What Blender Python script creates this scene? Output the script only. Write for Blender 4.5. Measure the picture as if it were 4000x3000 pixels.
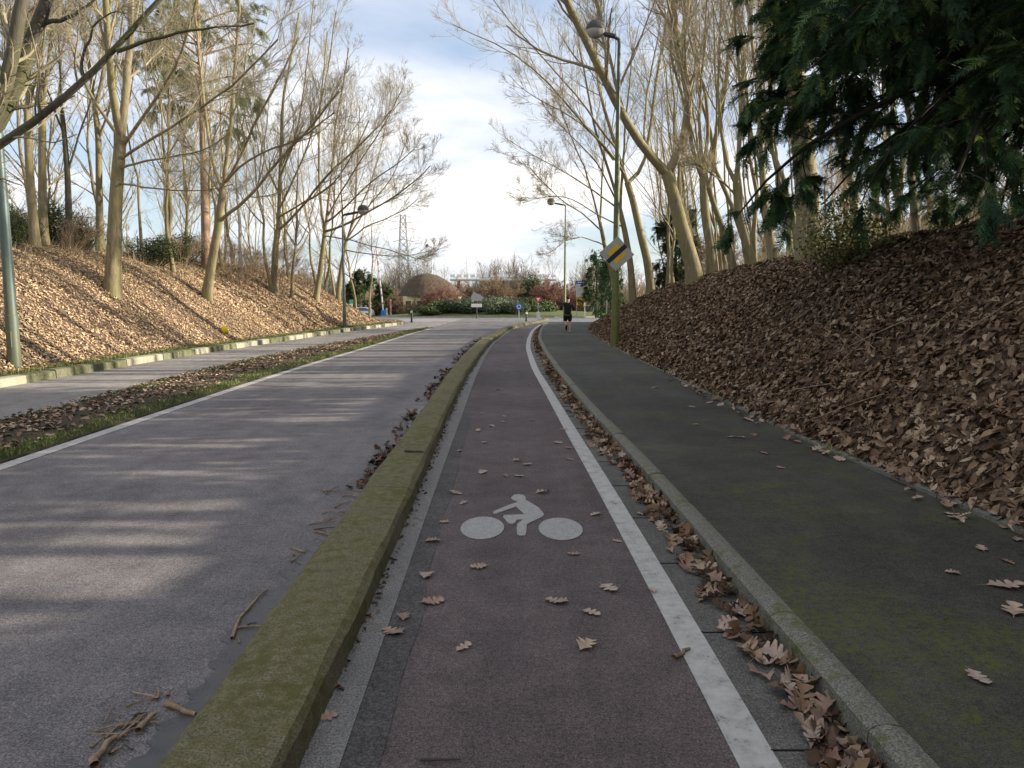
import bpy, math, random
import numpy as np
from math import radians, sin, cos, pi, atan, atan2, sqrt
random.seed(7); rs = np.random.RandomState(11)
S = bpy.context.scene
for o in list(bpy.data.objects): bpy.data.objects.remove(o)
COL = S.collection

# ------------------------------------------------------------------ camera, sky, sun, exposure
FOC = 3000.0; EYE = 1.65; PITCH = atan(335/3000.0); CP, SP = cos(PITCH), sin(PITCH)
cam = bpy.data.cameras.new('camera'); co = bpy.data.objects.new('camera', cam); COL.objects.link(co)
co.location = (0, 0, EYE); co.rotation_euler = (pi/2 - PITCH, 0, 0)
cam.sensor_width = 36; cam.lens = 36*FOC/4000; cam.clip_start = .05; cam.clip_end = 6000
S.camera = co
SUN_EL, SUN_AZ = radians(16.5), radians(87)            # azimuth clockwise from +Y
S.view_settings.view_transform = 'Standard'; S.view_settings.look = 'None'
S.view_settings.gamma = 1; S.view_settings.use_curve_mapping = False
S.view_settings.exposure = 1.22
sl = bpy.data.lights.new('sun', 'SUN'); sl.energy = 5.0; sl.angle = radians(0.6); sl.color = (1, .90, .74)
so = bpy.data.objects.new('sun', sl); COL.objects.link(so)
from mathutils import Vector
sd = Vector((sin(SUN_AZ)*cos(SUN_EL), cos(SUN_AZ)*cos(SUN_EL), sin(SUN_EL)))
so.rotation_euler = (-sd).to_track_quat('-Z', 'Y').to_euler(); so.location = (60, 0, 40)
W = bpy.data.worlds.new('World'); S.world = W; W.use_nodes = True
nt = W.node_tree; nt.nodes.clear()
def N(t, **k):
    n = nt.nodes.new(t)
    for a, b in k.items(): setattr(n, a, b)
    return n
def LK(a, b): nt.links.new(a, b)
out = N('ShaderNodeOutputWorld')
sky = N('ShaderNodeTexSky', sky_type='NISHITA'); sky.sun_disc = False
sky.sun_elevation = SUN_EL; sky.sun_rotation = SUN_AZ; sky.air_density = 1.0; sky.dust_density = .6
b1 = N('ShaderNodeBackground'); b1.inputs[1].default_value = .09; LK(sky.outputs[0], b1.inputs[0])
geo = N('ShaderNodeTexCoord'); sep = N('ShaderNodeSeparateXYZ'); LK(geo.outputs['Generated'], sep.inputs[0])
mz = N('ShaderNodeMath', operation='MAXIMUM'); LK(sep.outputs[2], mz.inputs[0]); mz.inputs[1].default_value = 0
az = N('ShaderNodeMath', operation='ADD'); LK(mz.outputs[0], az.inputs[0]); az.inputs[1].default_value = .16
dv = N('ShaderNodeVectorMath', operation='SCALE')
inv = N('ShaderNodeMath', operation='DIVIDE'); inv.inputs[0].default_value = 1; LK(az.outputs[0], inv.inputs[1])
LK(geo.outputs['Generated'], dv.inputs[0]); LK(inv.outputs[0], dv.inputs['Scale'])
mp = N('ShaderNodeMapping'); mp.inputs['Location'].default_value = (2.2, .6, 0); mp.inputs['Scale'].default_value = (.8, 1.0, .35)
LK(dv.outputs[0], mp.inputs[0])
nz = N('ShaderNodeTexNoise'); nz.inputs['Scale'].default_value = .75; nz.inputs['Detail'].default_value = 7; nz.inputs['Roughness'].default_value = .52; nz.inputs['Distortion'].default_value = .35
LK(mp.outputs[0], nz.inputs['Vector'])
rp = N('ShaderNodeValToRGB'); rp.color_ramp.elements[0].position = .38; rp.color_ramp.elements[1].position = .60
LK(nz.outputs['Fac'], rp.inputs[0])
b2 = N('ShaderNodeBackground')
cr = N('ShaderNodeValToRGB'); cr.color_ramp.elements[0].color = (.43, .52, .71, 1); cr.color_ramp.elements[1].color = (1, .97, .93, 1)
cr.color_ramp.elements[0].position = .40; cr.color_ramp.elements[1].position = .66
LK(nz.outputs['Fac'], cr.inputs[0]); LK(cr.outputs[0], b2.inputs[0]); b2.inputs[1].default_value = .58
mx = N('ShaderNodeMixShader'); LK(rp.outputs[0], mx.inputs[0])
mf = N('ShaderNodeMath', operation='MULTIPLY_ADD'); mf.inputs[1].default_value = .55; mf.inputs[2].default_value = .45
LK(rp.outputs[0], mf.inputs[0]); LK(mf.outputs[0], mx.inputs[0])
LK(b1.outputs[0], mx.inputs[1]); LK(b2.outputs[0], mx.inputs[2]); LK(mx.outputs[0], out.inputs[0])
S.render.engine = 'CYCLES'
S.cycles.transparent_max_bounces = 8

# ------------------------------------------------------------------ object helpers
def link(o, parent=None):
    COL.objects.link(o)
    if parent: o.parent = parent
    return o
def tag(o, label=None, cat=None, group=None, kind=None):
    if label: o['label'] = label
    if cat: o['category'] = cat
    if group: o['group'] = group
    if kind: o['kind'] = kind
    return o
def thing(name, label, cat, loc=(0, 0, 0), rz=0, group=None):
    o = bpy.data.objects.new(name, None); o.location = loc; o.rotation_euler = (0, 0, rz); o.empty_display_size = .1
    link(o); return tag(o, label, cat, group)
def np_mesh(name, V, F, mats=None, attr=None, smooth=False, matidx=None):
    """V (n,3); F (m,k) faces all of k corners, or list of such arrays"""
    Fs = [f for f in (F if isinstance(F, list) else [F]) if len(f)]
    me = bpy.data.meshes.new(name)
    V = np.asarray(V, dtype=np.float32); me.vertices.add(len(V)); me.vertices.foreach_set('co', V.ravel())
    li = np.concatenate([f.ravel() for f in Fs]).astype(np.int32)
    tot = np.concatenate([np.full(len(f), f.shape[1], np.int32) for f in Fs])
    st = np.concatenate([[0], np.cumsum(tot)[:-1]]).astype(np.int32)
    me.loops.add(len(li)); me.loops.foreach_set('vertex_index', li)
    me.polygons.add(len(tot)); me.polygons.foreach_set('loop_start', st)
    try: me.polygons.foreach_set('loop_total', tot)
    except Exception: pass
    if matidx is not None: me.polygons.foreach_set('material_index', np.asarray(matidx, np.int32))
    me.update(calc_edges=True); me.validate()
    if smooth: me.polygons.foreach_set('use_smooth', np.ones(len(tot), bool))
    if attr is not None and len(me.polygons) == len(attr):
        a = me.attributes.new('rnd', 'FLOAT', 'FACE'); a.data.foreach_set('value', np.asarray(attr, np.float32))
    for m in (mats if isinstance(mats, (list, tuple)) else [mats]):
        if m: me.materials.append(m)
    return me
def obj(name, me, parent=None, loc=None):
    o = bpy.data.objects.new(name, me)
    if loc is not None: o.location = loc
    return link(o, parent)

class MB:
    """small mesh builder for hard things: boxes, prisms, lathes and tubes joined into ONE mesh"""
    def __init__(s): s.v = []; s.f = []
    def box(s, c, d, rz=0, rx=0, ry=0, bev=0.0):
        x, y, z = d[0]/2, d[1]/2, d[2]/2; b = min(bev, x*.9, y*.9, z*.9)
        from mathutils import Euler
        M = Euler((rx, ry, rz)).to_matrix(); C = Vector(c)
        base = len(s.v)
        if b <= 0:
            P = [(-x,-y,-z),(x,-y,-z),(x,y,-z),(-x,y,-z),(-x,-y,z),(x,-y,z),(x,y,z),(-x,y,z)]
            for p in P: s.v.append(tuple(C + M @ Vector(p)))
            for f in [(0,3,2,1),(4,5,6,7),(0,1,5,4),(1,2,6,5),(2,3,7,6),(3,0,4,7)]: s.f.append(tuple(base+i for i in f))
        else:
            rings = []
            for (zz, i) in [(-z, b), (-z+b, 0), (z-b, 0), (z, b)]:
                xx, yy = x-i, y-i
                ring = [(-xx+b*(i==0), -yy), (xx-b*(i==0), -yy), (xx, -yy+b*(i==0)), (xx, yy-b*(i==0)), (xx-b*(i==0), yy), (-xx+b*(i==0), yy), (-xx, yy-b*(i==0)), (-xx, -yy+b*(i==0))]
                if i: e = b*.25; ring = [(-xx+e,-yy),(xx-e,-yy),(xx,-yy+e),(xx,yy-e),(xx-e,yy),(-xx+e,yy),(-xx,yy-e),(-xx,-yy+e)]
                rings.append([(p[0], p[1], zz) for p in ring])
            for r in rings:
                for p in r: s.v.append(tuple(C + M @ Vector(p)))
            for k in range(3):
                for i in range(8):
                    j = (i+1) % 8; a = base+k*8
                    s.f.append((a+i, a+j, a+8+j, a+8+i))
            s.f.append(tuple(base+i for i in range(7, -1, -1))); s.f.append(tuple(base+24+i for i in range(8)))
        return s
    def tube(s, pts, rad, n=10, cap=True):
        pts = [Vector(p) for p in pts]; rad = rad if hasattr(rad, '__len__') else [rad]*len(pts)
        base = len(s.v); ref = None
        for i, p in enumerate(pts):
            t = (pts[min(i+1, len(pts)-1)] - pts[max(i-1, 0)]).normalized()
            if ref is None: ref = Vector((1, 0, 0)) if abs(t.x) < .8 else Vector((0, 1, 0))
            a = t.cross(ref).normalized(); b = t.cross(a).normalized()
            for k in range(n):
                w = 2*pi*k/n; s.v.append(tuple(p + (a*cos(w) + b*sin(w))*rad[i]))
        for i in range(len(pts)-1):
            for k in range(n):
                j = (k+1) % n; s.f.append((base+i*n+k, base+i*n+j, base+(i+1)*n+j, base+(i+1)*n+k))
        if cap:
            s.f.append(tuple(base+k for k in range(n-1, -1, -1))); s.f.append(tuple(base+(len(pts)-1)*n+k for k in range(n)))
        return s
    def prism(s, poly, M, t):
        """poly: 2D outline, M: function (u,v,w)->xyz, t thickness along w"""
        base = len(s.v); n = len(poly)
        for w in (0, t):
            for (u, v) in poly: s.v.append(tuple(M(u, v, w)))
        s.f.append(tuple(base+i for i in range(n-1, -1, -1))); s.f.append(tuple(base+n+i for i in range(n)))
        for i in range(n):
            j = (i+1) % n; s.f.append((base+i, base+j, base+n+j, base+n+i))
        return s
    def ball(s, c, r, nu=12, nv=8, sc=(1, 1, 1), half=None):
        pts = []; base = len(s.v)
        v0, v1 = (-pi/2, pi/2)
        if half == 'top': v0 = 0
        if half == 'bottom': v1 = 0
        for i in range(nv+1):
            w = v0 + (v1-v0)*i/nv
            for k in range(nu):
                a = 2*pi*k/nu; s.v.append((c[0]+r*sc[0]*cos(w)*cos(a), c[1]+r*sc[1]*cos(w)*sin(a), c[2]+r*sc[2]*sin(w)))
        for i in range(nv):
            for k in range(nu):
                j = (k+1) % nu; s.f.append((base+i*nu+k, base+i*nu+j, base+(i+1)*nu+j, base+(i+1)*nu+k))
        s.f.append(tuple(base+k for k in range(nu-1, -1, -1))); s.f.append(tuple(base+nv*nu+k for k in range(nu)))
        return s
    def build(s, name, mat, parent=None, smooth=False):
        me = bpy.data.meshes.new(name); me.from_pydata(s.v, [], s.f); me.update()
        if mat: me.materials.append(mat)
        if smooth:
            me.polygons.foreach_set('use_smooth', np.ones(len(me.polygons), bool))
            try: me.set_sharp_from_angle(angle=radians(40))
            except Exception: pass
        return obj(name, me, parent)

# ------------------------------------------------------------------ materials
def mat(name, col, rough=.8, metal=0, build=None, spec=.3):
    m = bpy.data.materials.new(name); m.use_nodes = True
    t = m.node_tree; b = t.nodes['Principled BSDF']
    b.inputs['Base Color'].default_value = (*col, 1); b.inputs['Roughness'].default_value = rough
    b.inputs['Metallic'].default_value = metal; b.inputs['Specular IOR Level'].default_value = spec
    if build: build(t, b)
    return m
def nd(t, k, **a):
    n = t.nodes.new(k)
    for x, y in a.items(): setattr(n, x, y)
    return n
def noise(t, co, scale, detail=4, rough=.55, dist=0):
    n = nd(t, 'ShaderNodeTexNoise'); n.inputs['Scale'].default_value = scale; n.inputs['Detail'].default_value = detail
    n.inputs['Roughness'].default_value = rough; n.inputs['Distortion'].default_value = dist
    t.links.new(co, n.inputs['Vector']); return n.outputs['Fac']
def ramp(t, fac, stops, interp='LINEAR'):
    r = nd(t, 'ShaderNodeValToRGB'); e = r.color_ramp.elements; r.color_ramp.interpolation = interp
    while len(e) > 1: e.remove(e[0])
    e[0].position = stops[0][0]; e[0].color = (*stops[0][1], 1) if len(stops[0][1]) == 3 else stops[0][1]
    for p, c in stops[1:]:
        x = e.new(p); x.color = (*c, 1) if len(c) == 3 else c
    t.links.new(fac, r.inputs[0]); return r.outputs[0]
def mixc(t, fac, a, b, blend='MIX'):
    m = nd(t, 'ShaderNodeMix', data_type='RGBA', blend_type=blend)
    for s, v in ((m.inputs[0], fac), (m.inputs[6], a), (m.inputs[7], b)):
        if isinstance(v, (int, float)): s.default_value = v
        elif isinstance(v, tuple): s.default_value = (*v, 1)
        else: t.links.new(v, s)
    return m.outputs[2]
def math_(t, op, a, b=0.0):
    m = nd(t, 'ShaderNodeMath', operation=op)
    for s, v in ((m.inputs[0], a), (m.inputs[1], b)):
        if isinstance(v, (int, float)): s.default_value = v
        else: t.links.new(v, s)
    return m.outputs[0]
def bump(t, b, h, strength=.5, dist=.01):
    n = nd(t, 'ShaderNodeBump'); n.inputs['Strength'].default_value = strength; n.inputs['Distance'].default_value = dist
    t.links.new(h, n.inputs['Height']); t.links.new(n.outputs[0], b.inputs['Normal'])
def pos(t): return nd(t, 'ShaderNodeNewGeometry').outputs['Position']
def objco(t): return nd(t, 'ShaderNodeTexCoord').outputs['Object']
g = lambda v: (v, v, v)

def asphalt(base, light, moss=None, wet=None, mossamt=.62, patch=None):
    def f(t, b):
        p = pos(t)
        big = noise(t, p, .35, 5, .6, .4); med = noise(t, p, 4, 5, .65); fine = noise(t, p, 110, 3, .75)
        sp = nd(t, 'ShaderNodeTexVoronoi'); sp.inputs['Scale'].default_value = 95; t.links.new(p, sp.inputs['Vector'])
        c = mixc(t, ramp(t, big, [(.3, g(0)), (.7, g(1))]), base, light)
        c = mixc(t, .45, c, ramp(t, med, [(.3, g(.25)), (.7, g(.8))]), 'OVERLAY')
        c = mixc(t, .8, c, ramp(t, fine, [(.34, g(.08)), (.5, g(.48)), (.66, g(.94))]), 'OVERLAY')
        mt = nd(t, 'ShaderNodeMapping'); mt.inputs['Scale'].default_value = (1.3, .07, 1); t.links.new(p, mt.inputs[0])
        c = mixc(t, .3, c, ramp(t, noise(t, mt.outputs[0], 1.6, 4, .6), [(.3, g(.22)), (.7, g(.78))]), 'OVERLAY')
        g2 = noise(t, p, 38, 3, .8); c = mixc(t, .55, c, ramp(t, g2, [(.32, g(.15)), (.5, g(.5)), (.7, g(.88))]), 'OVERLAY')
        c = mixc(t, ramp(t, sp.outputs['Distance'], [(.10, g(.55)), (.22, g(0))]), c, tuple(min(1, x*2.6+.03) for x in light))
        if moss:
            mn = noise(t, p, .9, 6, .7, .6); mn2 = noise(t, p, 30, 3, .7)
            mm = math_(t, 'MULTIPLY', ramp(t, mn, [(mossamt-.09, g(0)), (mossamt+.1, g(1))]), ramp(t, mn2, [(.4, g(0)), (.6, g(1))]))
            c = mixc(t, mm, c, moss)
        t.links.new(c, b.inputs['Base Color'])
        t.links.new(ramp(t, big, [(.3, g(.95)), (.75, g(.72))]), b.inputs['Roughness'])
        bump(t, b, fine, .5, .006)
    return f
M = {}
M['road'] = mat('road asphalt', (.1,.1,.1), build=asphalt((.112,.103,.103), (.168,.151,.148)))
M['lane'] = mat('red cycle asphalt', (.1,.1,.1), build=asphalt((.072,.058,.055), (.108,.083,.079)))
M['lane_edge'] = mat('dark asphalt seam', (.1,.1,.1), build=asphalt((.055,.052,.050), (.078,.070,.068)))
M['leftlane'] = mat('pale cycle asphalt', (.1,.1,.1), build=asphalt((.19,.175,.165), (.25,.225,.205)))
M['path'] = mat('footway asphalt', (.1,.1,.1), build=asphalt((.040,.037,.030), (.060,.055,.045), moss=(.085,.095,.012), mossamt=.585))
M['gutter'] = mat('gutter concrete', (.1,.1,.1), build=asphalt((.085,.080,.072), (.115,.108,.095)))
M['ring'] = mat('roundabout asphalt', (.1,.1,.1), build=asphalt((.13,.13,.14), (.17,.17,.18)))
def paint(t, b):
    p = pos(t); a = noise(t, p, 9, 6, .75); w = noise(t, p, 70, 3, .7)
    c = mixc(t, ramp(t, a, [(.35, g(0)), (.65, g(1))]), (.30,.285,.265), (.46,.44,.41))
    c = mixc(t, ramp(t, math_(t, 'ADD', math_(t, 'MULTIPLY', a, .5), math_(t, 'MULTIPLY', w, .5)), [(.37, g(1)), (.43, g(0))]), c, (.12,.11,.105))
    t.links.new(c, b.inputs['Base Color']); bump(t, b, w, .3, .003)
M['paint'] = mat('worn white paint', (.5,.5,.5), .75, build=paint)
def sympaint(t, b):
    p = pos(t); a = noise(t, p, 22, 5, .7); w = noise(t, p, 120, 3, .7)
    c = mixc(t, ramp(t, a, [(.35, g(0)), (.65, g(1))]), (.27,.26,.245), (.34,.325,.31))
    c = mixc(t, .6, c, ramp(t, w, [(.3, g(.25)), (.7, g(.75))]), 'OVERLAY'); c = mixc(t, ramp(t, w, [(.35, g(.8)), (.41, g(0))]), c, (.13,.11,.105))
    t.links.new(c, b.inputs['Base Color'])
M['symbol'] = mat('thermoplastic symbol', (.45,.45,.42), .7, build=sympaint)
def concrete(base, light, moss, amt, topmoss=0.0):
    def f(t, b):
        p = pos(t); a = noise(t, p, 2.2, 6, .65, .3); m_ = noise(t, p, 14, 5, .7); fi = noise(t, p, 110, 3, .75)
        c = mixc(t, ramp(t, a, [(.3, g(0)), (.7, g(1))]), base, light)
        c = mixc(t, .85, c, ramp(t, fi, [(.32, g(.08)), (.5, g(.5)), (.68, g(.92))]), 'OVERLAY')
        mm = math_(t, 'ADD', math_(t, 'MULTIPLY', a, .5), math_(t, 'MULTIPLY', m_, .5))
        c = mixc(t, ramp(t, mm, [(amt-.06, g(0)), (amt+.08, g(.92))]), c, moss)
        v = nd(t, 'ShaderNodeTexVoronoi'); v.inputs['Scale'].default_value = 42; t.links.new(p, v.inputs['Vector'])
        c = mixc(t, ramp(t, v.outputs['Distance'], [(.1, g(.7)), (.2, g(0))]), c, (.035,.035,.02))
        t.links.new(c, b.inputs['Base Color']); bump(t, b, math_(t, 'ADD', fi, m_), .8, .012)
    return f
M['mosskerb'] = mat('mossy kerb', (.2,.2,.1), .95, build=concrete((.13,.116,.062), (.215,.19,.115), (.095,.088,.022), .50))
M['kerb'] = mat('concrete kerb', (.2,.2,.1), .9, build=concrete((.15,.145,.115), (.20,.19,.16), (.085,.10,.018), .56))
M['strip'] = mat('concrete edge strip', (.2,.2,.2), .9, build=concrete((.165,.16,.155), (.235,.225,.215), (.12,.115,.08), .60))
M['palekerb'] = mat('pale kerb block', (.3,.3,.2), .9, build=concrete((.25,.24,.175), (.34,.325,.245), (.17,.17,.08), .60))
M['darkkerb'] = mat('algae kerb block', (.2,.2,.1), .9, build=concrete((.13,.13,.085), (.19,.185,.125), (.08,.085,.03), .5))
def soil(t, b):
    p = pos(t); a = noise(t, p, .5, 6, .65); c_ = noise(t, p, 22, 5, .75)
    sep_ = nd(t, 'ShaderNodeSeparateXYZ'); t.links.new(p, sep_.inputs[0])
    leaf = ramp(t, c_, [(.3, (.055,.037,.025)), (.5, (.13,.086,.056)), (.66, (.25,.168,.11))])
    grass = ramp(t, c_, [(.3, (.022,.034,.010)), (.55, (.07,.095,.025)), (.75, (.14,.13,.06))])
    far = math_(t, 'ADD', math_(t, 'MULTIPLY', math_(t, 'SUBTRACT', sep_.outputs[1], 60), .08), math_(t, 'MULTIPLY', math_(t, 'SUBTRACT', a, .5), 3))
    c = mixc(t, ramp(t, far, [(0, g(0)), (1, g(1))]), leaf, grass)
    t.links.new(c, b.inputs['Base Color']); bump(t, b, c_, 1, .05)
M['soil'] = mat('leaf strewn ground', (.1,.07,.05), .95, build=soil)
def mud(t, b):
    p = pos(t); a = noise(t, p, 3, 6, .7); f = noise(t, p, 40, 4, .75)
    t.links.new(ramp(t, math_(t, 'ADD', math_(t, 'MULTIPLY', a, .5), math_(t, 'MULTIPLY', f, .5)), [(.35, (.028,.02,.014)), (.5, (.07,.052,.034)), (.62, (.085,.08,.03))]), b.inputs['Base Color'])
    bump(t, b, f, 1, .03)
M['mud'] = mat('muddy verge', (.07,.05,.03), .95, build=mud)
def by_rnd(stops, hue=None, trans=0):
    def f(t, b):
        a = nd(t, 'ShaderNodeAttribute'); a.attribute_name = 'rnd'
        c = ramp(t, a.outputs['Fac'], stops)
        p = objco(t); n = noise(t, p, 45, 3, .6)
        c = mixc(t, .35, c, ramp(t, n, [(.3, g(.25)), (.7, g(.75))]), 'OVERLAY')
        t.links.new(c, b.inputs['Base Color'])
        if trans:
            o = t.nodes['Material Output']; tr = nd(t, 'ShaderNodeBsdfTranslucent'); t.links.new(c, tr.inputs[0])
            ms = nd(t, 'ShaderNodeMixShader'); ms.inputs[0].default_value = trans
            t.links.new(b.outputs[0], ms.inputs[1]); t.links.new(tr.outputs[0], ms.inputs[2]); t.links.new(ms.outputs[0], o.inputs['Surface'])
    return f
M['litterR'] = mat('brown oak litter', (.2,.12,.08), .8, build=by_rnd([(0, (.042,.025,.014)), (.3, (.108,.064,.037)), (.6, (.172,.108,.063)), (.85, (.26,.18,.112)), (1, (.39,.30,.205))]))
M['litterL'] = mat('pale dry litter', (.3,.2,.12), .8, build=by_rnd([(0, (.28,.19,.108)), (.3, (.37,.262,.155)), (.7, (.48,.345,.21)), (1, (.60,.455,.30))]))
M['verge_leaf'] = mat('verge litter', (.2,.12,.08), .8, build=by_rnd([(0, (.10,.062,.04)), (.5, (.26,.175,.115)), (1, (.46,.35,.245))]))
M['wetleaf'] = mat('dark wet litter', (.1,.05,.03), .6, build=by_rnd([(0, (.03,.018,.012)), (.6, (.085,.045,.03)), (1, (.2,.11,.07))]))
def oakleaf(t, b):
    oi = nd(t, 'ShaderNodeObjectInfo'); p = objco(t)
    c = ramp(t, oi.outputs['Random'], [(0, (.22,.135,.10)), (.3, (.31,.215,.165)), (.6, (.37,.285,.235)), (.8, (.20,.11,.08)), (1, (.42,.32,.22))])
    n = noise(t, p, 30, 4, .6); v = noise(t, p, 9, 2, .5)
    c = mixc(t, .5, c, ramp(t, n, [(.3, g(.2)), (.7, g(.75))]), 'OVERLAY')
    t.links.new(c, b.inputs['Base Color'])
M['leaf'] = mat('fallen oak leaf', (.35,.25,.2), .75, build=oakleaf)
M['grass'] = mat('green grass', (.1,.16,.03), .8, build=by_rnd([(0, (.045,.07,.015)), (.55, (.10,.15,.032)), (.8, (.17,.21,.055)), (1, (.34,.30,.14))], trans=.3))
M['drygrass'] = mat('dry grass', (.3,.26,.15), .85, build=by_rnd([(0, (.16,.125,.07)), (.6, (.33,.27,.16)), (1, (.5,.43,.29))], trans=.3))
def bark(dark, light, green, amt=.5):
    def f(t, b):
        p = objco(t); mp_ = nd(t, 'ShaderNodeMapping'); mp_.inputs['Scale'].default_value = (6, 6, 1.2); t.links.new(p, mp_.inputs[0])
        a = noise(t, mp_.outputs[0], 2.5, 6, .7, .5); m_ = noise(t, p, .9, 4, .6)
        c = mixc(t, ramp(t, a, [(.3, g(0)), (.7, g(1))]), dark, light)
        c = mixc(t, ramp(t, m_, [(amt-.1, g(0)), (amt+.15, g(.85))]), c, green)
        oi = nd(t, 'ShaderNodeObjectInfo')
        c = mixc(t, .35, c, ramp(t, oi.outputs['Random'], [(0, g(.3)), (1, g(.68))]), 'OVERLAY')
        t.links.new(c, b.inputs['Base Color']); bump(t, b, a, .7, .02)
    return f
M['evbark'] = mat('dark evergreen bark', (.03,.025,.02), .95, build=bark((.018,.015,.012), (.055,.043,.034), (.03,.035,.018)))
M['bark'] = mat('grey olive bark', (.2,.18,.12), .9, build=bark((.095,.077,.048), (.31,.255,.165), (.21,.19,.075)))
M['darkbark'] = mat('dark bark', (.1,.1,.08), .9, build=bark((.045,.040,.032), (.12,.105,.08), (.08,.08,.035)))
M['twig'] = mat('twig bark', (.2,.16,.11), .9, build=bark((.19,.16,.11), (.38,.32,.22), (.29,.27,.15), .55))
M['browntwig'] = mat('brown twig bark', (.2,.16,.11), .9, build=bark((.17,.115,.075), (.30,.215,.14), (.22,.17,.09), .6))
M['fartwig'] = mat('far brown twigs', (.1,.08,.06), .95, build=bark((.065,.050,.038), (.13,.10,.075), (.11,.10,.055), .6))
M['redtwig'] = mat('red brown twig bark', (.2,.1,.08), .9, build=bark((.14,.070,.055), (.24,.125,.095), (.16,.10,.065), .62))
M['pinebark'] = mat('orange pine bark', (.35,.18,.1), .9, build=bark((.17,.11,.075), (.36,.245,.165), (.24,.18,.11), .6))
M['birch'] = mat('white birch bark', (.6,.6,.55), .8, build=bark((.25,.23,.2), (.70,.67,.60), (.55,.52,.45), .5))
M['needle'] = mat('dark evergreen needles', (.02,.05,.02), .7, build=by_rnd([(0, (.012,.030,.015)), (.4, (.032,.074,.034)), (.75, (.075,.14,.045)), (1, (.18,.23,.055))], trans=.35))
M['pineneedle'] = mat('pale pine needles', (.1,.13,.07), .8, build=by_rnd([(0, (.14,.17,.085)), (1, (.30,.33,.19))], trans=.5))
M['shrubleaf'] = mat('green shrub leaves', (.05,.08,.02), .6, build=by_rnd([(0, (.022,.038,.014)), (.6, (.058,.085,.028)), (1, (.17,.20,.055))], trans=.2))
M['greyshrub'] = mat('grey green shrub leaves', (.08,.1,.05), .7, build=by_rnd([(0, (.035,.05,.028)), (.6, (.10,.125,.07)), (1, (.24,.26,.15))], trans=.2))
def polemat(base, moss, zmoss):
    def f(t, b):
        p = pos(t); s_ = nd(t, 'ShaderNodeSeparateXYZ'); t.links.new(p, s_.inputs[0])
        n = noise(t, p, 5, 5, .7); n2 = noise(t, p, 40, 3, .7)
        c = mixc(t, .5, base, ramp(t, n2, [(.3, g(.3)), (.7, g(.7))]), 'OVERLAY')
        k = math_(t, 'ADD', n, math_(t, 'MULTIPLY', s_.outputs[2], -zmoss))
        c = mixc(t, ramp(t, k, [(.18, g(0)), (.42, g(.85))]), c, moss)
        t.links.new(c, b.inputs['Base Color'])
    return f
M['greenpole'] = mat('green lamp post paint', (.03,.06,.045), .5, build=polemat((.035,.058,.040), (.125,.135,.030), .035), spec=.4)
M['tealpole'] = mat('teal lamp post paint', (.08,.12,.11), .45, build=polemat((.070,.105,.100), (.10,.11,.06), .12), spec=.5)
M['darkpaint'] = mat('near black green paint', (.014,.02,.018), .45, spec=.4)
M['black'] = mat('black', (.012,.012,.013), .6)
M['lampshell'] = mat('lamp shell', (.05,.05,.045), .6)
M['lampglass'] = mat('frosted lamp bowl', (.30,.28,.26), .3, spec=.5)
M['greymetal'] = mat('galvanised grey', (.36,.37,.40), .5, .3)
def dirtywhite(t, b):
    p = objco(t); n = noise(t, p, 6, 5, .7)
    t.links.new(ramp(t, n, [(.3, (.23,.24,.19)), (.7, (.34,.35,.29))]), b.inputs['Base Color'])
M['signwhite'] = mat('weathered sign white', (.35,.36,.3), .5, build=dirtywhite)
def dirtyyel(t, b):
    p = objco(t); n = noise(t, p, 7, 5, .7)
    t.links.new(ramp(t, n, [(.3, (.52,.27,.008)), (.7, (.64,.36,.012))]), b.inputs['Base Color'])
M['signyellow'] = mat('sign yellow', (.5,.3,.02), .5, build=dirtyyel)
M['white'] = mat('white', (.75,.75,.73), .5)
M['red'] = mat('sign red', (.55,.05,.05), .5)
M['softred'] = mat('faded red', (.62,.22,.20), .6)
M['blue'] = mat('sign blue', (.03,.12,.45), .5)
M['brightblue'] = mat('cabinet blue', (.03,.20,.60), .5)
M['yellow'] = mat('bright yellow', (.80,.55,.01), .5)
M['greenwire'] = mat('green mesh fence', (.02,.13,.10), .6)
def wallm(c0, c1):
    def f(t, b):
        p = pos(t); n = noise(t, p, 1.5, 5, .7); t.links.new(mixc(t, n, c0, c1), b.inputs['Base Color'])
    return f
M['cream'] = mat('cream render', (.6,.5,.3), .85, build=wallm((.52,.44,.27), (.66,.58,.38)))
M['tanwall'] = mat('tan panel fence', (.3,.25,.2), .85, build=wallm((.24,.20,.16), (.34,.29,.23)))
M['paleconc'] = mat('pale concrete', (.5,.48,.45), .85, build=wallm((.42,.41,.40), (.62,.60,.57)))
def thatch(t, b):
    p = pos(t); mp_ = nd(t, 'ShaderNodeMapping'); mp_.inputs['Scale'].default_value = (3, 3, .8); t.links.new(p, mp_.inputs[0])
    n = noise(t, mp_.outputs[0], 3, 6, .75, .4); t.links.new(ramp(t, n, [(.35, (.05,.036,.026)), (.55, (.11,.080,.058)), (.7, (.18,.138,.10))]), b.inputs['Base Color']); bump(t, b, n, 1, .2)
M['roofm'] = mat('brown roof', (.16,.10,.08), .95, build=thatch)
M['carpaint'] = mat('silver car paint', (.62,.63,.65), .25, .35, spec=.6)
M['glass'] = mat('dark car glass', (.02,.03,.03), .1, spec=.7)
M['tyre'] = mat('tyre rubber', (.02,.02,.02), .8)
M['rim'] = mat('alloy rim', (.5,.5,.52), .3, .7)
M['skin'] = mat('skin', (.50,.27,.20), .6)
M['cloth'] = mat('black cloth', (.010,.010,.012), .9)
M['hair'] = mat('dark hair', (.02,.014,.010), .7)
M['shoe'] = mat('pale shoe', (.45,.38,.36), .7)
M['stick'] = mat('dead stick', (.25,.18,.11), .9, build=bark((.12,.08,.05), (.36,.27,.17), (.28,.21,.13), .6))
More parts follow.
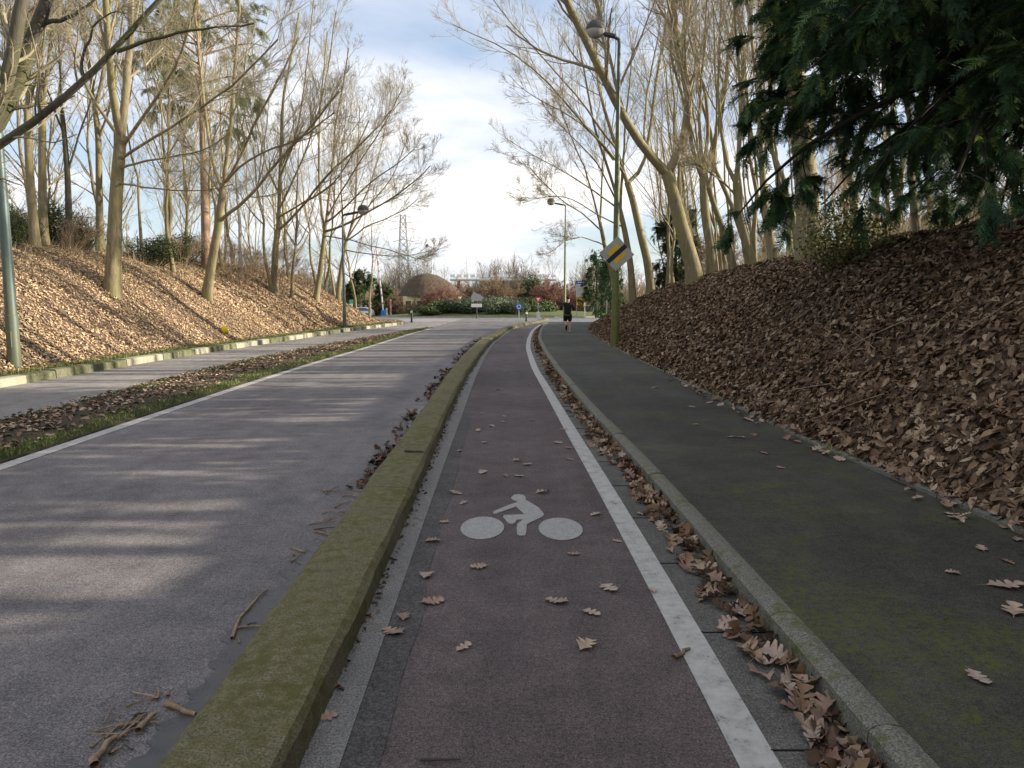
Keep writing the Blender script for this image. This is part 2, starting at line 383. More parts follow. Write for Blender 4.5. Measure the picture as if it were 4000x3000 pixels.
M['wetstick'] = mat('wet stick', (.05,.04,.03), .7)
M['steel'] = mat('lattice steel', (.22,.23,.25), .6, .3)

# ------------------------------------------------------------------ the lie of the land
def I(tab):
    a = np.array(tab, float)
    return lambda y: np.interp(y, a[:, 0], a[:, 1])
def smooth(f, w=1.5):
    return lambda y: (f(y-w)+f(y-w/2)+f(y)*2+f(y+w/2)+f(y+w))/6.0
Dz = smooth(I([(0,0),(40,0),(60,-.10),(72,-.22),(85,-.45),(100,-.85),(120,-1.4),(160,-1.6),(6000,-1.6)]), 4)
xA0 = smooth(I([(-10,-1.12),(2,-1.15),(5,-1.19),(10,-1.22),(15,-1.30),(20,-1.33),(29,-1.2),(39,-.55),(47,.30),(53,1.35),(58,2.2),(62,2.6)]))
xA1 = smooth(I([(-10,-.70),(2,-.75),(5,-.78),(8,-.84),(12,-.92),(16,-.95),(21,-.92),(28,-.80),(41,-.12),(50,1.15),(56,2.2),(62,3.0)]))
xS = smooth(I([(-10,-.55),(2,-.60),(5,-.645),(8,-.68),(12,-.72),(16,-.76),(21,-.77),(28,-.66),(41,.02),(50,1.28),(56,2.35),(62,3.1)]))
xL0 = smooth(I([(-10,.85),(2.5,.81),(5,.77),(7,.73),(9.6,.66),(13.7,.57),(18,.46),(25,.45),(31,.60),(39,.95),(47,1.55),(52,2.1)]))
xB0 = smooth(I([(-10,1.32),(2.4,1.30),(4,1.27),(7,1.21),(11,1.08),(17,.97),(23,.94),(30,1.02),(38,1.38),(44,1.75),(50,2.3)]))
xP = smooth(I([(-10,3.4),(4.8,3.30),(6.2,3.22),(9,3.10),(23,3.10),(30,3.22),(36,3.55),(44,4.4),(52,5.8),(58,7.5),(66,11)]))
xW = smooth(I([(-10,-4.85),(7,-4.92),(11,-4.98),(15,-5.01),(20,-4.97),(25,-4.8),(37,-4.6),(43,-4.3),(52,-4.1),(66,-5)]))
xV = smooth(I([(-10,-6.7),(10,-6.9),(13,-6.98),(17.6,-7.15),(23,-6.97),(30,-6.3),(36,-5.6),(42,-4.9),(46,-4.45),(60,-4.4)]))
xK = smooth(I([(-10,-9.5),(14,-9.5),(22,-9.35),(29,-8.85),(39,-8.1),(46,-7.4),(52,-6.9),(60,-8.5),(66,-12),(72,-16)]))
hL = smooth(I([(-20,3.2),(45,3.2),(48,2.3),(50,.9),(52,.1),(53,0),(999,0)]), 1)
hR = smooth(I([(-20,2.85),(18,2.75),(34,2.35),(46,1.95),(54,1.1),(60,.35),(66,0),(999,0)]), 2)
def vn(x, y, s, seed=0):
    return (np.sin(x*s*1.3+seed)+np.sin(y*s*1.7+seed*2.1)+np.sin((x+y)*s*.9+seed*.7)+np.sin((x-1.7*y)*s*.6+seed*1.3))/4
def terrain(x, y):
    x = np.asarray(x, float); y = np.asarray(y, float)
    oL = (xK(y)-.28) - x; oR = x - (xP(y)+.06)
    sL = np.clip((oL-.5)/6.0, 0, 1); zL = .13 + hL(y)*np.sin(pi/2*sL)**1.15 - np.clip(oL-8, 0, 30)*.03
    sR = np.clip(oR/5.2, 0, 1); zR = .13 + hR(y)*np.sin(pi/2*sR)**1.08 - np.clip(oR-6, 0, 30)*.055
    zL = zL + .09*vn(x, y, 1.9, 2)*np.clip(oL-1, 0, 1); zR = zR + .08*vn(x, y, 2.3, 5)*np.clip(oR-.5, 0, 1)
    z = np.where(oL > 0, zL, np.where(oR > 0, zR, -.05))
    return z + Dz(y)
def at(px, py, y):
    """a point seen in the photograph (4000 px wide) put at its real distance y"""
    u, v = (px-2000)/FOC, (py-1500)/FOC; t = y/(CP - v*SP)
    return np.array([u*t, y, EYE + t*(-SP - v*CP)])
def hit(px, py, y0=3, y1=48):
    best = (9e9, None)
    for y in np.arange(y0, y1, .1):
        p = at(px, py, y); d = p[2] - float(terrain(p[0], p[1]))
        if d <= 0: return p
        if d < best[0] and y > 12: best = (d, y)
    p = at(px, py, best[1]); p[2] = float(terrain(p[0], p[1])); return p      # just behind the crest
K = 4000/2212.0
def at2(px, py, y): return at(px*K, py*K, y)

# --- ground sheet conforming to road and path edges
offs = np.concatenate([[0, .03, .25, .5], np.arange(.8, 9, .3), np.arange(9, 24, 1.0), [27, 32, 40, 60, 100, 200, 500, 1500, 3000]])
ys = np.concatenate([np.arange(-20, 70, .5), np.arange(70, 140, 3), [150, 170, 200, 260, 400, 800, 1600, 4000]])
rows = []
for y in ys:
    l = xK(y)-.28 - offs[::-1]; r = xP(y)+.06 + offs
    mid = np.linspace(l[-1]+.02, r[0]-.02, 6); rows.append(np.concatenate([l, mid, r]))
X = np.array(rows); Y = np.repeat(ys[:, None], X.shape[1], 1); Z = terrain(X, Y)
nr, nc = X.shape; idx = np.arange(nr*nc).reshape(nr, nc)
F = np.stack([idx[:-1, :-1], idx[:-1, 1:], idx[1:, 1:], idx[1:, :-1]], -1).reshape(-1, 4)
tag(obj('ground', np_mesh('ground', np.stack([X, Y, Z], -1).reshape(-1, 3), F, M['soil'], smooth=True)), kind='structure')

def ribbon(name, fl, fr, y0, y1, dz, m, step=.5, n=2, kind='structure', crown=0):
    yy = np.arange(y0, y1+1e-6, step); A = fl(yy); B = fr(yy)
    s = np.linspace(0, 1, n); X = A[:, None]*(1-s) + B[:, None]*s; Y = np.repeat(yy[:, None], n, 1)
    Z = Dz(Y) + dz + crown*np.sin(pi*s)[None, :]
    idx = np.arange(len(yy)*n).reshape(len(yy), n)
    F = np.stack([idx[:-1, :-1], idx[:-1, 1:], idx[1:, 1:], idx[1:, :-1]], -1).reshape(-1, 4)
    o = obj(name, np_mesh(name, np.stack([X, Y, Z], -1).reshape(-1, 3), F, m, smooth=True)); tag(o, kind=kind); return o
c = lambda v: (lambda y: np.full_like(np.asarray(y, float), v))
pl = lambda f, d: (lambda y: f(y)+d)
ribbon('road', pl(xV, .0), pl(xA0, .02), -6, 70, 0, M['road'], n=8)
ribbon('left_cycle_path', pl(xK, -.02), pl(xV, -.004), -6, 70, 0.001, M['leftlane'], n=4)
ribbon('cycle_lane', lambda y: xS(y)+.0, xL0, -6, 58, 0.0, M['lane'], n=8)
ribbon('cycle_lane_seam', xS, lambda y: xS(y)+.14+.012*np.sin(y*2.1)+.01*np.sin(y*5.3), -6, 11, 0.004, M['lane_edge'], step=.2)
ribbon('edge_strip', pl(xA1, -.03), xS, -6, 58, .008, M['strip'], step=.25)
ribbon('road_line_right', xL0, pl(xL0, .15), -6, 49, .004, M['paint'])
ribbon('gutter', pl(xL0, .0), pl(xB0, .02), -6, 50, .000, M['gutter'], n=4)
ribbon('footpath', pl(xB0, .10), pl(xP, .08), -6, 52, .118, M['path'], n=8)
ribbon('road_line_left', pl(xW, -.17), xW, -6, 42, .005, M['paint'])
ribbon('verge_soil', pl(xV, .02), pl(xW, -.2), -6, 44, .012, M['mud'], n=5, crown=.03)
def wetm(t, b):
    p = pos(t); n = noise(t, p, 7, 5, .7); t.links.new(ramp(t, n, [(.35, (.06,.058,.058)), (.7, (.12,.11,.105))]), b.inputs['Base Color']); t.links.new(ramp(t, n, [(.4, g(.22)), (.6, g(.7))]), b.inputs['Roughness'])
M['wet'] = mat('wet silt', (.05,.05,.05), .3, build=wetm)
ribbon('wet_gutter', lambda y: xA0(y)-.13-.05*np.sin(y*1.9)-.03*np.sin(y*5.1+1)-.018*np.sin(y*23)-.014*np.sin(y*51+2)-.008*np.sin(y*117)-.09*np.exp(-(y-2.9)**2), pl(xA0, .01), -2, 13, .004, M['wet'], step=.02, n=3)
mb = MB()
for k in range(48):
    y = -1.35+1.0*k; mb.box(((float(xL0(y))+.15+float(xB0(y)))/2, y, .0025), (float(xB0(y))-float(xL0(y))-.14, .006, .006))
tag(mb.build('gutter_joints', M['black']), kind='structure')
# junction apron + roundabout ring
ribbon('road_junction', lambda y: np.interp(y, [48, 60, 72], [-6.5, -9, -30]), lambda y: np.interp(y, [46, 50, 56, 62, 72], [1.8, 3.2, 6.5, 9, 24]), 46, 72, -.004, M['ring'], n=12)
RC = (0.0, 97.0); RI, RO = 17.5, 28.0
th = np.linspace(0, 2*pi, 97); rr = np.linspace(RI, RO, 5)
X = RC[0] + np.outer(np.cos(th), rr); Y = RC[1] + np.outer(np.sin(th), rr); Z = Dz(Y)+.006
idx = np.arange(X.size).reshape(X.shape)
F = np.stack([idx[:-1, :-1], idx[:-1, 1:], idx[1:, 1:], idx[1:, :-1]], -1).reshape(-1, 4)
tag(obj('roundabout_road', np_mesh('roundabout_road', np.stack([X, Y, Z], -1).reshape(-1, 3), F, M['ring'])), kind='structure')
rr = np.linspace(0, RI, 8); X = RC[0] + np.outer(np.cos(th), rr); Y = RC[1] + np.outer(np.sin(th), rr)
Z = Dz(Y) + .10 + .9*(1-np.clip(rr/RI, 0, 1)**2)[None, :]
def grassm(t, b):
    p = pos(t); n = noise(t, p, 3, 5, .7); t.links.new(ramp(t, n, [(.35, (.04,.055,.018)), (.6, (.11,.13,.035)), (.75, (.17,.13,.08))]), b.inputs['Base Color'])
M['lawn'] = mat('rough lawn', (.08,.1,.03), .95, build=grassm)
idx = np.arange(X.size).reshape(X.shape); F = np.stack([idx[:-1, :-1], idx[:-1, 1:], idx[1:, 1:], idx[1:, :-1]], -1).reshape(-1, 4)
tag(obj('roundabout_island', np_mesh('roundabout_island', np.stack([X, Y, Z], -1).reshape(-1, 3), F, M['lawn'], smooth=True)), kind='structure')
# kerb ring of the island and the grass corner on the right
mb = MB()
for i in range(120):
    a = 2*pi*i/120+.01; cx, cy = RC[0]+(RI+.08)*cos(a), RC[1]+(RI+.08)*sin(a)
    mb.box((cx, cy, float(Dz(cy))+.05), (.16, .88, .18), rz=a)
tag(mb.build('island_kerb', M['palekerb']), kind='structure')

def kerb(name, f0, f1, y0, y1, h, m, L=1.0, gap=.008, jit=.004, bevel=.02, mats=None, rough=0, base=-.04, sub=1):
    V, F, MI = [], [], []; r = random.Random(len(name))
    y = y0
    while y < y1:
        l = L; ya, yb = y+gap/2, y+l-gap/2; y += l
        jx, jz = r.uniform(-jit, jit), r.uniform(-jit, jit); b0 = len(V)
        q = np.linspace(ya, yb, sub+1)
        mi = (1 if r.random() < .42 else 0) if mats else 0
        for yy in q:
            ec = [0]
            def e():
                ec[0] += 1.7; return rough*(sin(yy*2.3+ec[0])*.55+sin(yy*5.9+ec[0]*2)*.35+sin(yy*13.1+ec[0])*.2) if rough else 0
            a, b, z = float(f0(yy))+jx, float(f1(yy))+jx, float(Dz(yy))+jz
            for (x, zz) in ((a-.015, base), (a-.01+e(), h-bevel), (a+bevel+e()*.5, h+e()*.4), ((a+b)/2, h+.006+e()*.4), (b-bevel+e(), h-.004+e()*.4), (b+e(), h-bevel*1.2), (b+.01+e()*.6, base)):
                V.append((x, yy, z+zz))
        for k in range(sub):
            for i in range(6): F.append((b0+k*7+i, b0+k*7+i+1, b0+k*7+i+8, b0+k*7+i+7)); MI.append(mi)
        F.append((b0, b0+6, b0+5, b0+1)); MI.append(mi); F.append((b0+1, b0+5, b0+3, b0+2)); MI.append(mi)
        e0 = b0+sub*7; F.append((e0, e0+1, e0+5, e0+6)); MI.append(mi); F.append((e0+1, e0+2, e0+3, e0+5)); MI.append(mi)
    me = bpy.data.meshes.new(name); me.from_pydata(V, [], F); me.update()
    for x in (mats or [m]): me.materials.append(x)
    me.polygons.foreach_set('material_index', np.array(MI, np.int32))
    return tag(obj(name, me), kind='structure')
kerb('median_kerb', xA0, xA1, -6, 61, .15, M['mosskerb'], L=12.0, gap=.012, jit=0, bevel=.03, rough=.010, sub=80)
kerb('footway_kerb', xB0, pl(xB0, .125), -5.4, 49, .125, M['kerb'], L=1.0, bevel=.018, sub=5, rough=.002)
kerb('footway_edging', pl(xP, .05), pl(xP, .13), -5.2, 46, .155, M['kerb'], L=1.0, bevel=.012, jit=.012)
kerb('left_kerb', pl(xK, -.30), pl(xK, .0), -6, 50, .17, None, L=.95, gap=.015, jit=.010, mats=[M['palekerb'], M['darkkerb']])

# ------------------------------------------------------------------ painted cyclist symbol
def gp(px, py, z=.005):
    u, v = (px-2000)/FOC, (py-1500)/FOC; t = (EYE-z)/(SP+v*CP); return (u*t, t*(CP-v*SP), z)
cyc = thing('cyclist_symbol', 'white painted cyclist pictogram on the red cycle lane', 'road marking', gp(2035, 2100, 0))
def flat(name, outline, parent):
    mb = MB(); ox, oy, oz = parent.location
    mb.prism(outline, lambda u, v, w: (u-ox, v-oy, .002+w), .004); return mb.build(name, M['symbol'], parent)
for (cx, cy, rx, ry) in ((1884, 2062, 85, 43.5), (2190, 2066, 86, 43)):
    a = gp(cx-rx, cy); b = gp(cx+rx, cy); n_ = gp(cx, cy+ry); f_ = gp(cx, cy-ry)
    flat('wheel', [((a[0]+b[0])/2+(b[0]-a[0])/2*cos(k*pi/16), (n_[1]+f_[1])/2+(f_[1]-n_[1])/2*sin(k*pi/16)) for k in range(32)], cyc)
rid = [(785,1475),(790,1485),(810,1485),(950,1435),(1010,1490),(865,1497),(857,1510),(895,1555),(925,1560),(945,1550),(955,1530),(1000,1527),(960,1562),(955,1590),(960,1635),(975,1643),(1010,1643),(1022,1632),(1028,1565),(1060,1545),(1140,1508),(1152,1492),(1145,1478),(1110,1440),(1030,1392),(1018,1386),(1022,1370),(1005,1352),(970,1346),(935,1351),(915,1370),(922,1384),(945,1392),(962,1396),(958,1405),(900,1423),(790,1468)]
flat('rider', [gp(1500+x/1.8433, 1200+y/1.8433)[:2] for x, y in rid], cyc)

# ------------------------------------------------------------------ trees, grown level by level with numpy
def unit(v): return v/np.maximum(np.linalg.norm(v, axis=-1, keepdims=True), 1e-9)
def resample(pts, n):
    pts = np.asarray(pts, float); d = np.concatenate([[0], np.cumsum(np.linalg.norm(np.diff(pts, axis=0), axis=1))])
    s = np.linspace(0, d[-1], n); lin = np.stack([np.interp(s, d, pts[:, i]) for i in range(3)], -1)
    q = lin.copy(); q[1:-1] = (lin[:-2]+2*lin[1:-1]+lin[2:])/4; return q
def children(P, R, per, tr, ang, lr, rr, nseg, wob, up, rng, lmin=.15, rmin=.0016, bias=None, lens=None):
    """P (m,n,3) parent paths -> child paths"""
    m, n, _ = P.shape
    k = rng.poisson(per, m) if per < 3 else np.maximum(1, np.round(per + rng.randn(m)*per*.2).astype(int))
    par = np.repeat(np.arange(m), k); c_ = len(par)
    t = tr[0] + (tr[1]-tr[0])*rng.rand(c_)
    f = t*(n-1); i = np.minimum(f.astype(int), n-2); w = (f-i)[:, None]
    p0 = P[par, i]*(1-w) + P[par, i+1]*w; r0 = R[par, i]*(1-w[:, 0]) + R[par, i+1]*w[:, 0]
    tg = unit(P[par, i+1]-P[par, i]); L = np.linalg.norm(np.diff(P, axis=1), axis=2).sum(1)[par]
    rnd = unit(rng.randn(c_, 3)); side = unit(np.cross(tg, rnd))
    if bias is not None: side = unit(side + np.array(bias))
    a = radians(ang[0]) + radians(ang[1]-ang[0])*rng.rand(c_)
    d = unit(tg*np.cos(a)[:, None] + side*np.sin(a)[:, None])
    ln = np.maximum(lmin, L*lr*(1.15-.75*t)*(.6+.7*rng.rand(c_)))
    r1 = np.maximum(np.minimum(r0*.8, r0*rr*(.8+.4*rng.rand(c_))), rmin)
    Q = np.empty((c_, nseg+1, 3)); Q[:, 0] = p0
    for j in range(nseg):
        d = unit(d + wob*rng.randn(c_, 3) + np.array([0, 0, up])); Q[:, j+1] = Q[:, j] + d*(ln/nseg)[:, None]
    T = np.linspace(1, .35, nseg+1)[None, :]; return Q, np.maximum(r1[:, None]*T, rmin*.7)
def tubes(P, R, s):
    m, n, _ = P.shape
    T = np.empty_like(P); T[:, 1:-1] = P[:, 2:]-P[:, :-2]; T[:, 0] = P[:, 1]-P[:, 0]; T[:, -1] = P[:, -1]-P[:, -2]; T = unit(T)
    mt = unit(T.mean(1)); ref = np.where(np.abs(mt[:, 2:3]) < .85, np.array([[0, 0, 1.]]), np.array([[1., 0, 0]]))
    A = unit(np.cross(T, ref[:, None, :])); B = np.cross(T, A)
    w = 2*pi*np.arange(s)/s
    V = P[:, :, None, :] + R[:, :, None, None]*(A[:, :, None, :]*np.cos(w)[None, None, :, None] + B[:, :, None, :]*np.sin(w)[None, None, :, None])
    idx = np.arange(m*n*s).reshape(m, n, s); j = np.roll(idx, -1, axis=2)
    F = np.stack([idx[:, :-1], j[:, :-1], j[:, 1:], idx[:, 1:]], -1).reshape(-1, 4)
    return V.reshape(-1, 3), F
def tube_mesh(name, sets, m):
    """sets: list of (P,R,sides)"""
    Vs, Fs, o = [], [], 0
    for P, R, s in sets:
        if len(P) == 0: continue
        V, F = tubes(P, R, s); Vs.append(V); Fs.append(F+o); o += len(V)
    return np_mesh(name, np.concatenate(Vs), np.concatenate(Fs), m, smooth=True)
def rad(r0, r1, n, flare=0):
    s = np.linspace(0, 1, n); r = r0 + (r1-r0)*s**.8
    if flare: r = r*(1+flare*np.exp(-s*n*.9))
    return r
def finish_levels(limbs, spec, rng):
    """limbs: list of (pts, r0, r1); returns child sets; spec list of dicts per level"""
    n = 12; P = np.stack([resample(l[0], n) for l in limbs]); R = np.stack([rad(l[1], l[2], n) for l in limbs])
    P = P + rng.randn(*P.shape)*.012
    sets = [(P, R, 8)]; cur = (P, R)
    for k, sp in enumerate(spec):
        cur = children(cur[0], cur[1], rng=rng, **sp); sets.append((cur[0], cur[1], sp_sides[min(k, 3)]))
    return sets
sp_sides = [6, 4, 3, 3]
HERO = [dict(per=12, tr=(.25, 1), ang=(20, 48), lr=.42, rr=.42, nseg=8, wob=.09, up=.07, rmin=.010),
        dict(per=6.5, tr=(.15, 1), ang=(20, 48), lr=.50, rr=.45, nseg=6, wob=.10, up=.06, rmin=.006),
        dict(per=5.5, tr=(.1, 1), ang=(20, 50), lr=.55, rr=.5, nseg=4, wob=.11, up=.05, rmin=.0040),
        dict(per=2.5, tr=(.2, 1), ang=(22, 50), lr=.6, rr=.6, nseg=3, wob=.12, up=.04, rmin=.0032)]
def hero(name, label, trunk, limbs, barkm='bark', twigm='twig', spec=HERO, seed=1, group=None, r0=.2, r1=.13, cat='tree', flare=.28):
    rng = np.random.RandomState(seed); base = np.array(trunk[0]); 
    t = thing(name, label, cat, tuple(base), 0, group)
    tp = resample(trunk, 14); tp[0, 2] -= .25
    sets = finish_levels([(np.array(p), a, b) for p, a, b in limbs], spec, rng)
    sh = lambda P: P-base
    tm = tube_mesh('trunk', [(sh(tp)[None], rad(r0, r1, 14, flare)[None], 14)], M[barkm])
    obj('trunk', tm, t)
    P, R, _ = sets[0]; obj('limbs', tube_mesh('limbs', [(sh(P), R, 10)], M[barkm]), t)
    obj('crown', tube_mesh('crown', [(sh(P), R, s) for P, R, s in sets[1:]], M[twigm]), t)
    return t
def L2(pts, y, dy=0):
    """limb traced in the photo (2212 px wide) at distance y, leaning dy metres nearer or farther towards its tip"""
    n = len(pts); return [at2(a, b, y + dy*i/(n-1)) for i, (a, b) in enumerate(pts)]
def ext(p, more=2.5, up=.6):
    p = list(map(np.array, p)); d = unit(p[-1]-p[-2]); d = unit(d+np.array([0, 0, up*.4])); p.append(p[-1]+d*more); return p

# ---- traced trees, left bank
def lefttree(label, base, tr, limbs, r0, r1, seed, dy=(0,), group='bare trees on the left bank', **k):
    b = hit(base[0]*K, base[1]*K, 8); y = b[1]
    trunk = [b] + [at2(a, c_, y) for a, c_ in tr]
    ls = [(ext(L2(l[0], y, l[1]), l[4] if len(l) > 4 else 2), l[2], l[3]) for l in limbs]
    return hero('bare_tree', label, trunk, ls, r0=r0, r1=r1, seed=seed, group=group, **k)
lefttree('sturdy straight tree in front, standing mid slope on the sunlit left bank', (243, 632), [(246, 560), (249, 450), (256, 350), (262, 292)],
    [([(262, 300), (250, 240), (240, 180), (233, 100), (228, 0)], -1.5, .12, .07), ([(262, 300), (273, 200), (281, 100), (285, 0)], .8, .13, .08),
     ([(262, 320), (300, 265), (345, 200), (380, 150), (400, 90)], -2, .06, .03), ([(258, 345), (300, 318), (360, 282), (430, 235), (500, 190)], -2.5, .05, .022),
     ([(258, 365), (290, 352), (350, 342), (410, 335), (450, 322)], -2, .04, .015, 1), ([(256, 395), (300, 402), (350, 410), (440, 414)], -1.5, .035, .012, 1),
     ([(260, 300), (225, 250), (190, 200), (160, 120)], 2, .06, .03)], .24, .17, 3)
lefttree('tree forking into a wide U above its leaning trunk, centre of the left bank', (445, 645), [(452, 600), (462, 540), (473, 480), (482, 402)],
    [([(481, 408), (462, 372), (455, 320), (444, 250), (432, 150), (424, 60)], 1.5, .075, .035), ([(482, 404), (488, 350), (497, 300), (504, 200), (512, 100), (516, 0)], -.5, .085, .04),
     ([(474, 478), (500, 456), (540, 426), (582, 372), (614, 330), (660, 290)], -3, .075, .03), ([(484, 398), (510, 362), (532, 310), (550, 262), (592, 195)], -2, .06, .025),
     ([(486, 395), (525, 350), (590, 320), (650, 300)], -3.5, .05, .02), ([(478, 420), (440, 360), (400, 300), (370, 200)], 2, .05, .02)], .19, .13, 4)
lefttree('dark slim tree with low side limbs, right of the U forked tree', (594, 634), [(592, 590), (594, 536), (600, 496)],
    [([(600, 498), (604, 440), (606, 340), (612, 200), (630, 120)], .5, .10, .04), ([(600, 498), (642, 460), (682, 408), (722, 360), (782, 312)], -3, .07, .028),
     ([(603, 450), (640, 380), (670, 300), (700, 200), (712, 130)], -2, .055, .02), ([(604, 420), (570, 350), (555, 260), (548, 160)], 2, .05, .02), ([(600, 470), (650, 440), (720, 400), (760, 340)], -4, .05, .018),
     ([(605, 380), (640, 300), (655, 200), (668, 100)], -1, .05, .02)], .17, .12, 5)
lefttree('low V forked tree sweeping out over the road near the left lamp post', (682, 648), [(690, 600), (695, 560), (702, 498)],
    [([(702, 500), (692, 440), (688, 360), (690, 240), (700, 150)], 1, .075, .03), ([(702, 500), (710, 430), (720, 360), (722, 280), (740, 190)], -.5, .08, .03),
     ([(702, 500), (748, 486), (790, 460), (842, 432), (902, 388)], -4, .07, .022, 1), ([(704, 480), (740, 455), (780, 412), (818, 380), (866, 350)], -3, .06, .02, 1),
     ([(706, 470), (745, 400), (790, 330), (830, 270)], -2, .055, .02), ([(702, 510), (740, 515), (800, 530), (860, 545), (900, 560)], -3, .04, .012, .6)], .17, .11, 6)
lefttree('last sunlit tree before the end of the left bank, just behind the lamp post', (730, 648), [(734, 600), (740, 560), (748, 520)],
    [([(748, 522), (765, 470), (770, 400), (775, 300)], 1, .07, .025), ([(748, 522), (790, 490), (840, 470), (880, 450)], -3, .05, .018, 1), ([(746, 530), (740, 470), (735, 380), (745, 280)], 1.5, .06, .02),
     ([(750, 515), (800, 440), (845, 390), (870, 330)], 0, .055, .02, 1), ([(748, 540), (800, 550), (860, 555), (925, 545)], -2, .04, .012, .5), ([(755, 500), (800, 400), (820, 330), (838, 250)], 3, .05, .02)], .15, .10, 7)
lefttree('straight slender tree just behind the sturdy front tree', (216, 543), [(215, 470), (214, 400), (213, 300), (205, 230)],
    [([(206, 235), (196, 170), (185, 90), (172, 0)], 0, .08, .04), ([(206, 235), (222, 170), (228, 90), (232, 0)], 0, .08, .04), ([(213, 300), (240, 230), (250, 150), (262, 60)], -1, .05, .02)], .15, .10, 8)
lefttree('pair of tall bare trees at the top of the bank, right hand stem', (93, 500), [(92, 440), (91, 320), (93, 213)],
    [([(93, 215), (88, 120), (80, 0)], 0, .08, .05), ([(93, 215), (106, 130), (112, 50), (118, 0)], 0, .07, .04), ([(92, 250), (60, 180), (40, 100)], 1, .05, .02)], .16, .10, 9)
lefttree('pair of tall bare trees at the top of the bank, left hand stem', (74, 495), [(66, 400), (60, 300), (59, 230)],
    [([(59, 232), (62, 150), (58, 60), (50, 0)], 0, .08, .05), ([(60, 260), (35, 180), (15, 100)], 1, .05, .02), ([(59, 240), (80, 170), (95, 80)], -1, .05, .02)], .15, .10, 10)
lefttree('dark thin tree with a kinked stem on the crest beside the green shrubs', (150, 535), [(148, 440), (146, 380), (140, 300), (134, 240)],
    [([(135, 245), (130, 180), (128, 100)], 0, .05, .025), ([(146, 380), (160, 320), (185, 260), (200, 200)], 0, .04, .015), ([(140, 300), (120, 240), (100, 190)], 0, .04, .015)], .13, .07, 12, barkm='darkbark')
# near tree leaning in from outside the frame on the left
b = np.array([-12.6, 13.2, float(terrain(-12.6, 13.2))])
hero('bare_tree', 'near tree leaning in at the upper left corner with a long dark branch', [b, b+[.5, 0, .8], b+[1.4, .2, 1.7]],
     [([b+[1.4, .2, 1.7]] + [at2(x, y, 14) for x, y in [(-10, 300), (20, 215), (40, 181), (61, 112), (86, 45), (110, -20), (130, -90)]], .17, .11),
      ([b+[1.2, .1, 1.5]] + [at2(x, y, 13.4) for x, y in [(-30, 300), (0, 235), (27, 112), (44, 27), (55, -20), (70, -100)]], .15, .10),
      ([b+[1.0, .1, 1.2]] + [at2(x, y, 12.8) for x, y in [(-40, 330), (0, 316), (32, 301), (88, 253), (133, 221), (181, 165), (203, 144), (253, 112), (280, 67), (347, 0), (400, -60)]], .105, .035),
      ([at2(x, y, 12.8) for x, y in [(255, 110), (281, 100), (347, 77), (413, 64), (493, 56), (549, 52)]], .035, .010),
      ([at2(x, y, 14) for x, y in [(86, 50), (110, 48), (140, 44), (180, 18), (215, -10)]], .045, .02),
      ([at2(x, y, 12.8) for x, y in [(181, 162), (172, 145), (172, 132), (195, 90), (198, 55), (230, 32), (255, 24)]], .03, .01)],
     barkm='darkbark', spec=[dict(per=9, tr=(.3, 1), ang=(25, 60), lr=.26, rr=.35, nseg=7, wob=.14, up=.05, rmin=.007)]+[dict(per=6, tr=(.15, 1), ang=(22, 60), lr=.45, rr=.42, nseg=5, wob=.16, up=.03, rmin=.004), dict(per=5, tr=(.1, 1), ang=(22, 60), lr=.5, rr=.5, nseg=4, wob=.16, up=.02, rmin=.003)],
     seed=21, group='bare trees on the left bank', r0=.26, r1=.20)

# ---- traced trees, right bank
def righttree(label, base, tr, limbs, r0, r1, seed, **k):
    return lefttree(label, base, tr, limbs, r0, r1, seed, group='bare trees on the right bank', **k)
righttree('largest leaning tree on the right bank, forking into a broad Y above the priority sign', (1503, 608), [(1493, 560), (1475, 500), (1458, 432), (1440, 372)],
    [([(1441, 376), (1395, 325), (1350, 260), (1310, 180), (1278, 110), (1240, 40), (1222, 0)], -2, .17, .11), ([(1441, 374), (1468, 335), (1490, 262), (1484, 180), (1466, 100), (1453, 30), (1448, 0)], 1, .17, .12),
     ([(1466, 100), (1480, 60), (1488, 0)], 1, .07, .05), ([(1350, 260), (1335, 200), (1320, 130), (1300, 60)], 1, .07, .04), ([(1395, 325), (1390, 270), (1402, 180), (1420, 90)], 3, .05, .02)], .30, .21, 31)
righttree('forked tree whose long limbs arch left over the road, behind the lamp post', (1408, 614), [(1398, 560), (1387, 520), (1367, 432), (1355, 394)],
    [([(1356, 396), (1379, 388), (1395, 340), (1407, 260), (1419, 160), (1435, 80)], 1, .10, .05), ([(1355, 396), (1343, 360), (1320, 280), (1300, 225), (1285, 130), (1290, 50)], .5, .10, .05),
     ([(1348, 375), (1331, 340), (1275, 288), (1219, 216), (1155, 148), (1075, 92), (1007, 70)], -5, .07, .018, .6), ([(1330, 320), (1315, 304), (1251, 212), (1179, 132), (1127, 76), (1079, 20)], -3, .06, .018, .8),
     ([(1325, 345), (1290, 300), (1235, 250), (1180, 225), (1140, 200), (1110, 175)], -4, .045, .012, .4)], .22, .15, 32)
righttree('dark leaning tree left of the arching tree, lowest on the right crest', (1368, 628), [(1362, 570), (1350, 500), (1338, 450)],
    [([(1338, 452), (1300, 425), (1267, 400), (1219, 372), (1163, 340), (1116, 316)], -3, .05, .012, .4), ([(1338, 452), (1320, 380), (1290, 300), (1270, 200), (1255, 120)], 0, .08, .03), ([(1340, 450), (1345, 370), (1350, 280), (1360, 180)], 1, .08, .03),
     ([(1330, 430), (1290, 350), (1240, 300), (1200, 260)], -2, .05, .015, .6), ([(1345, 490), (1300, 470), (1255, 440), (1210, 420), (1150, 430)], -2, .04, .012, .4)], .19, .12, 33)
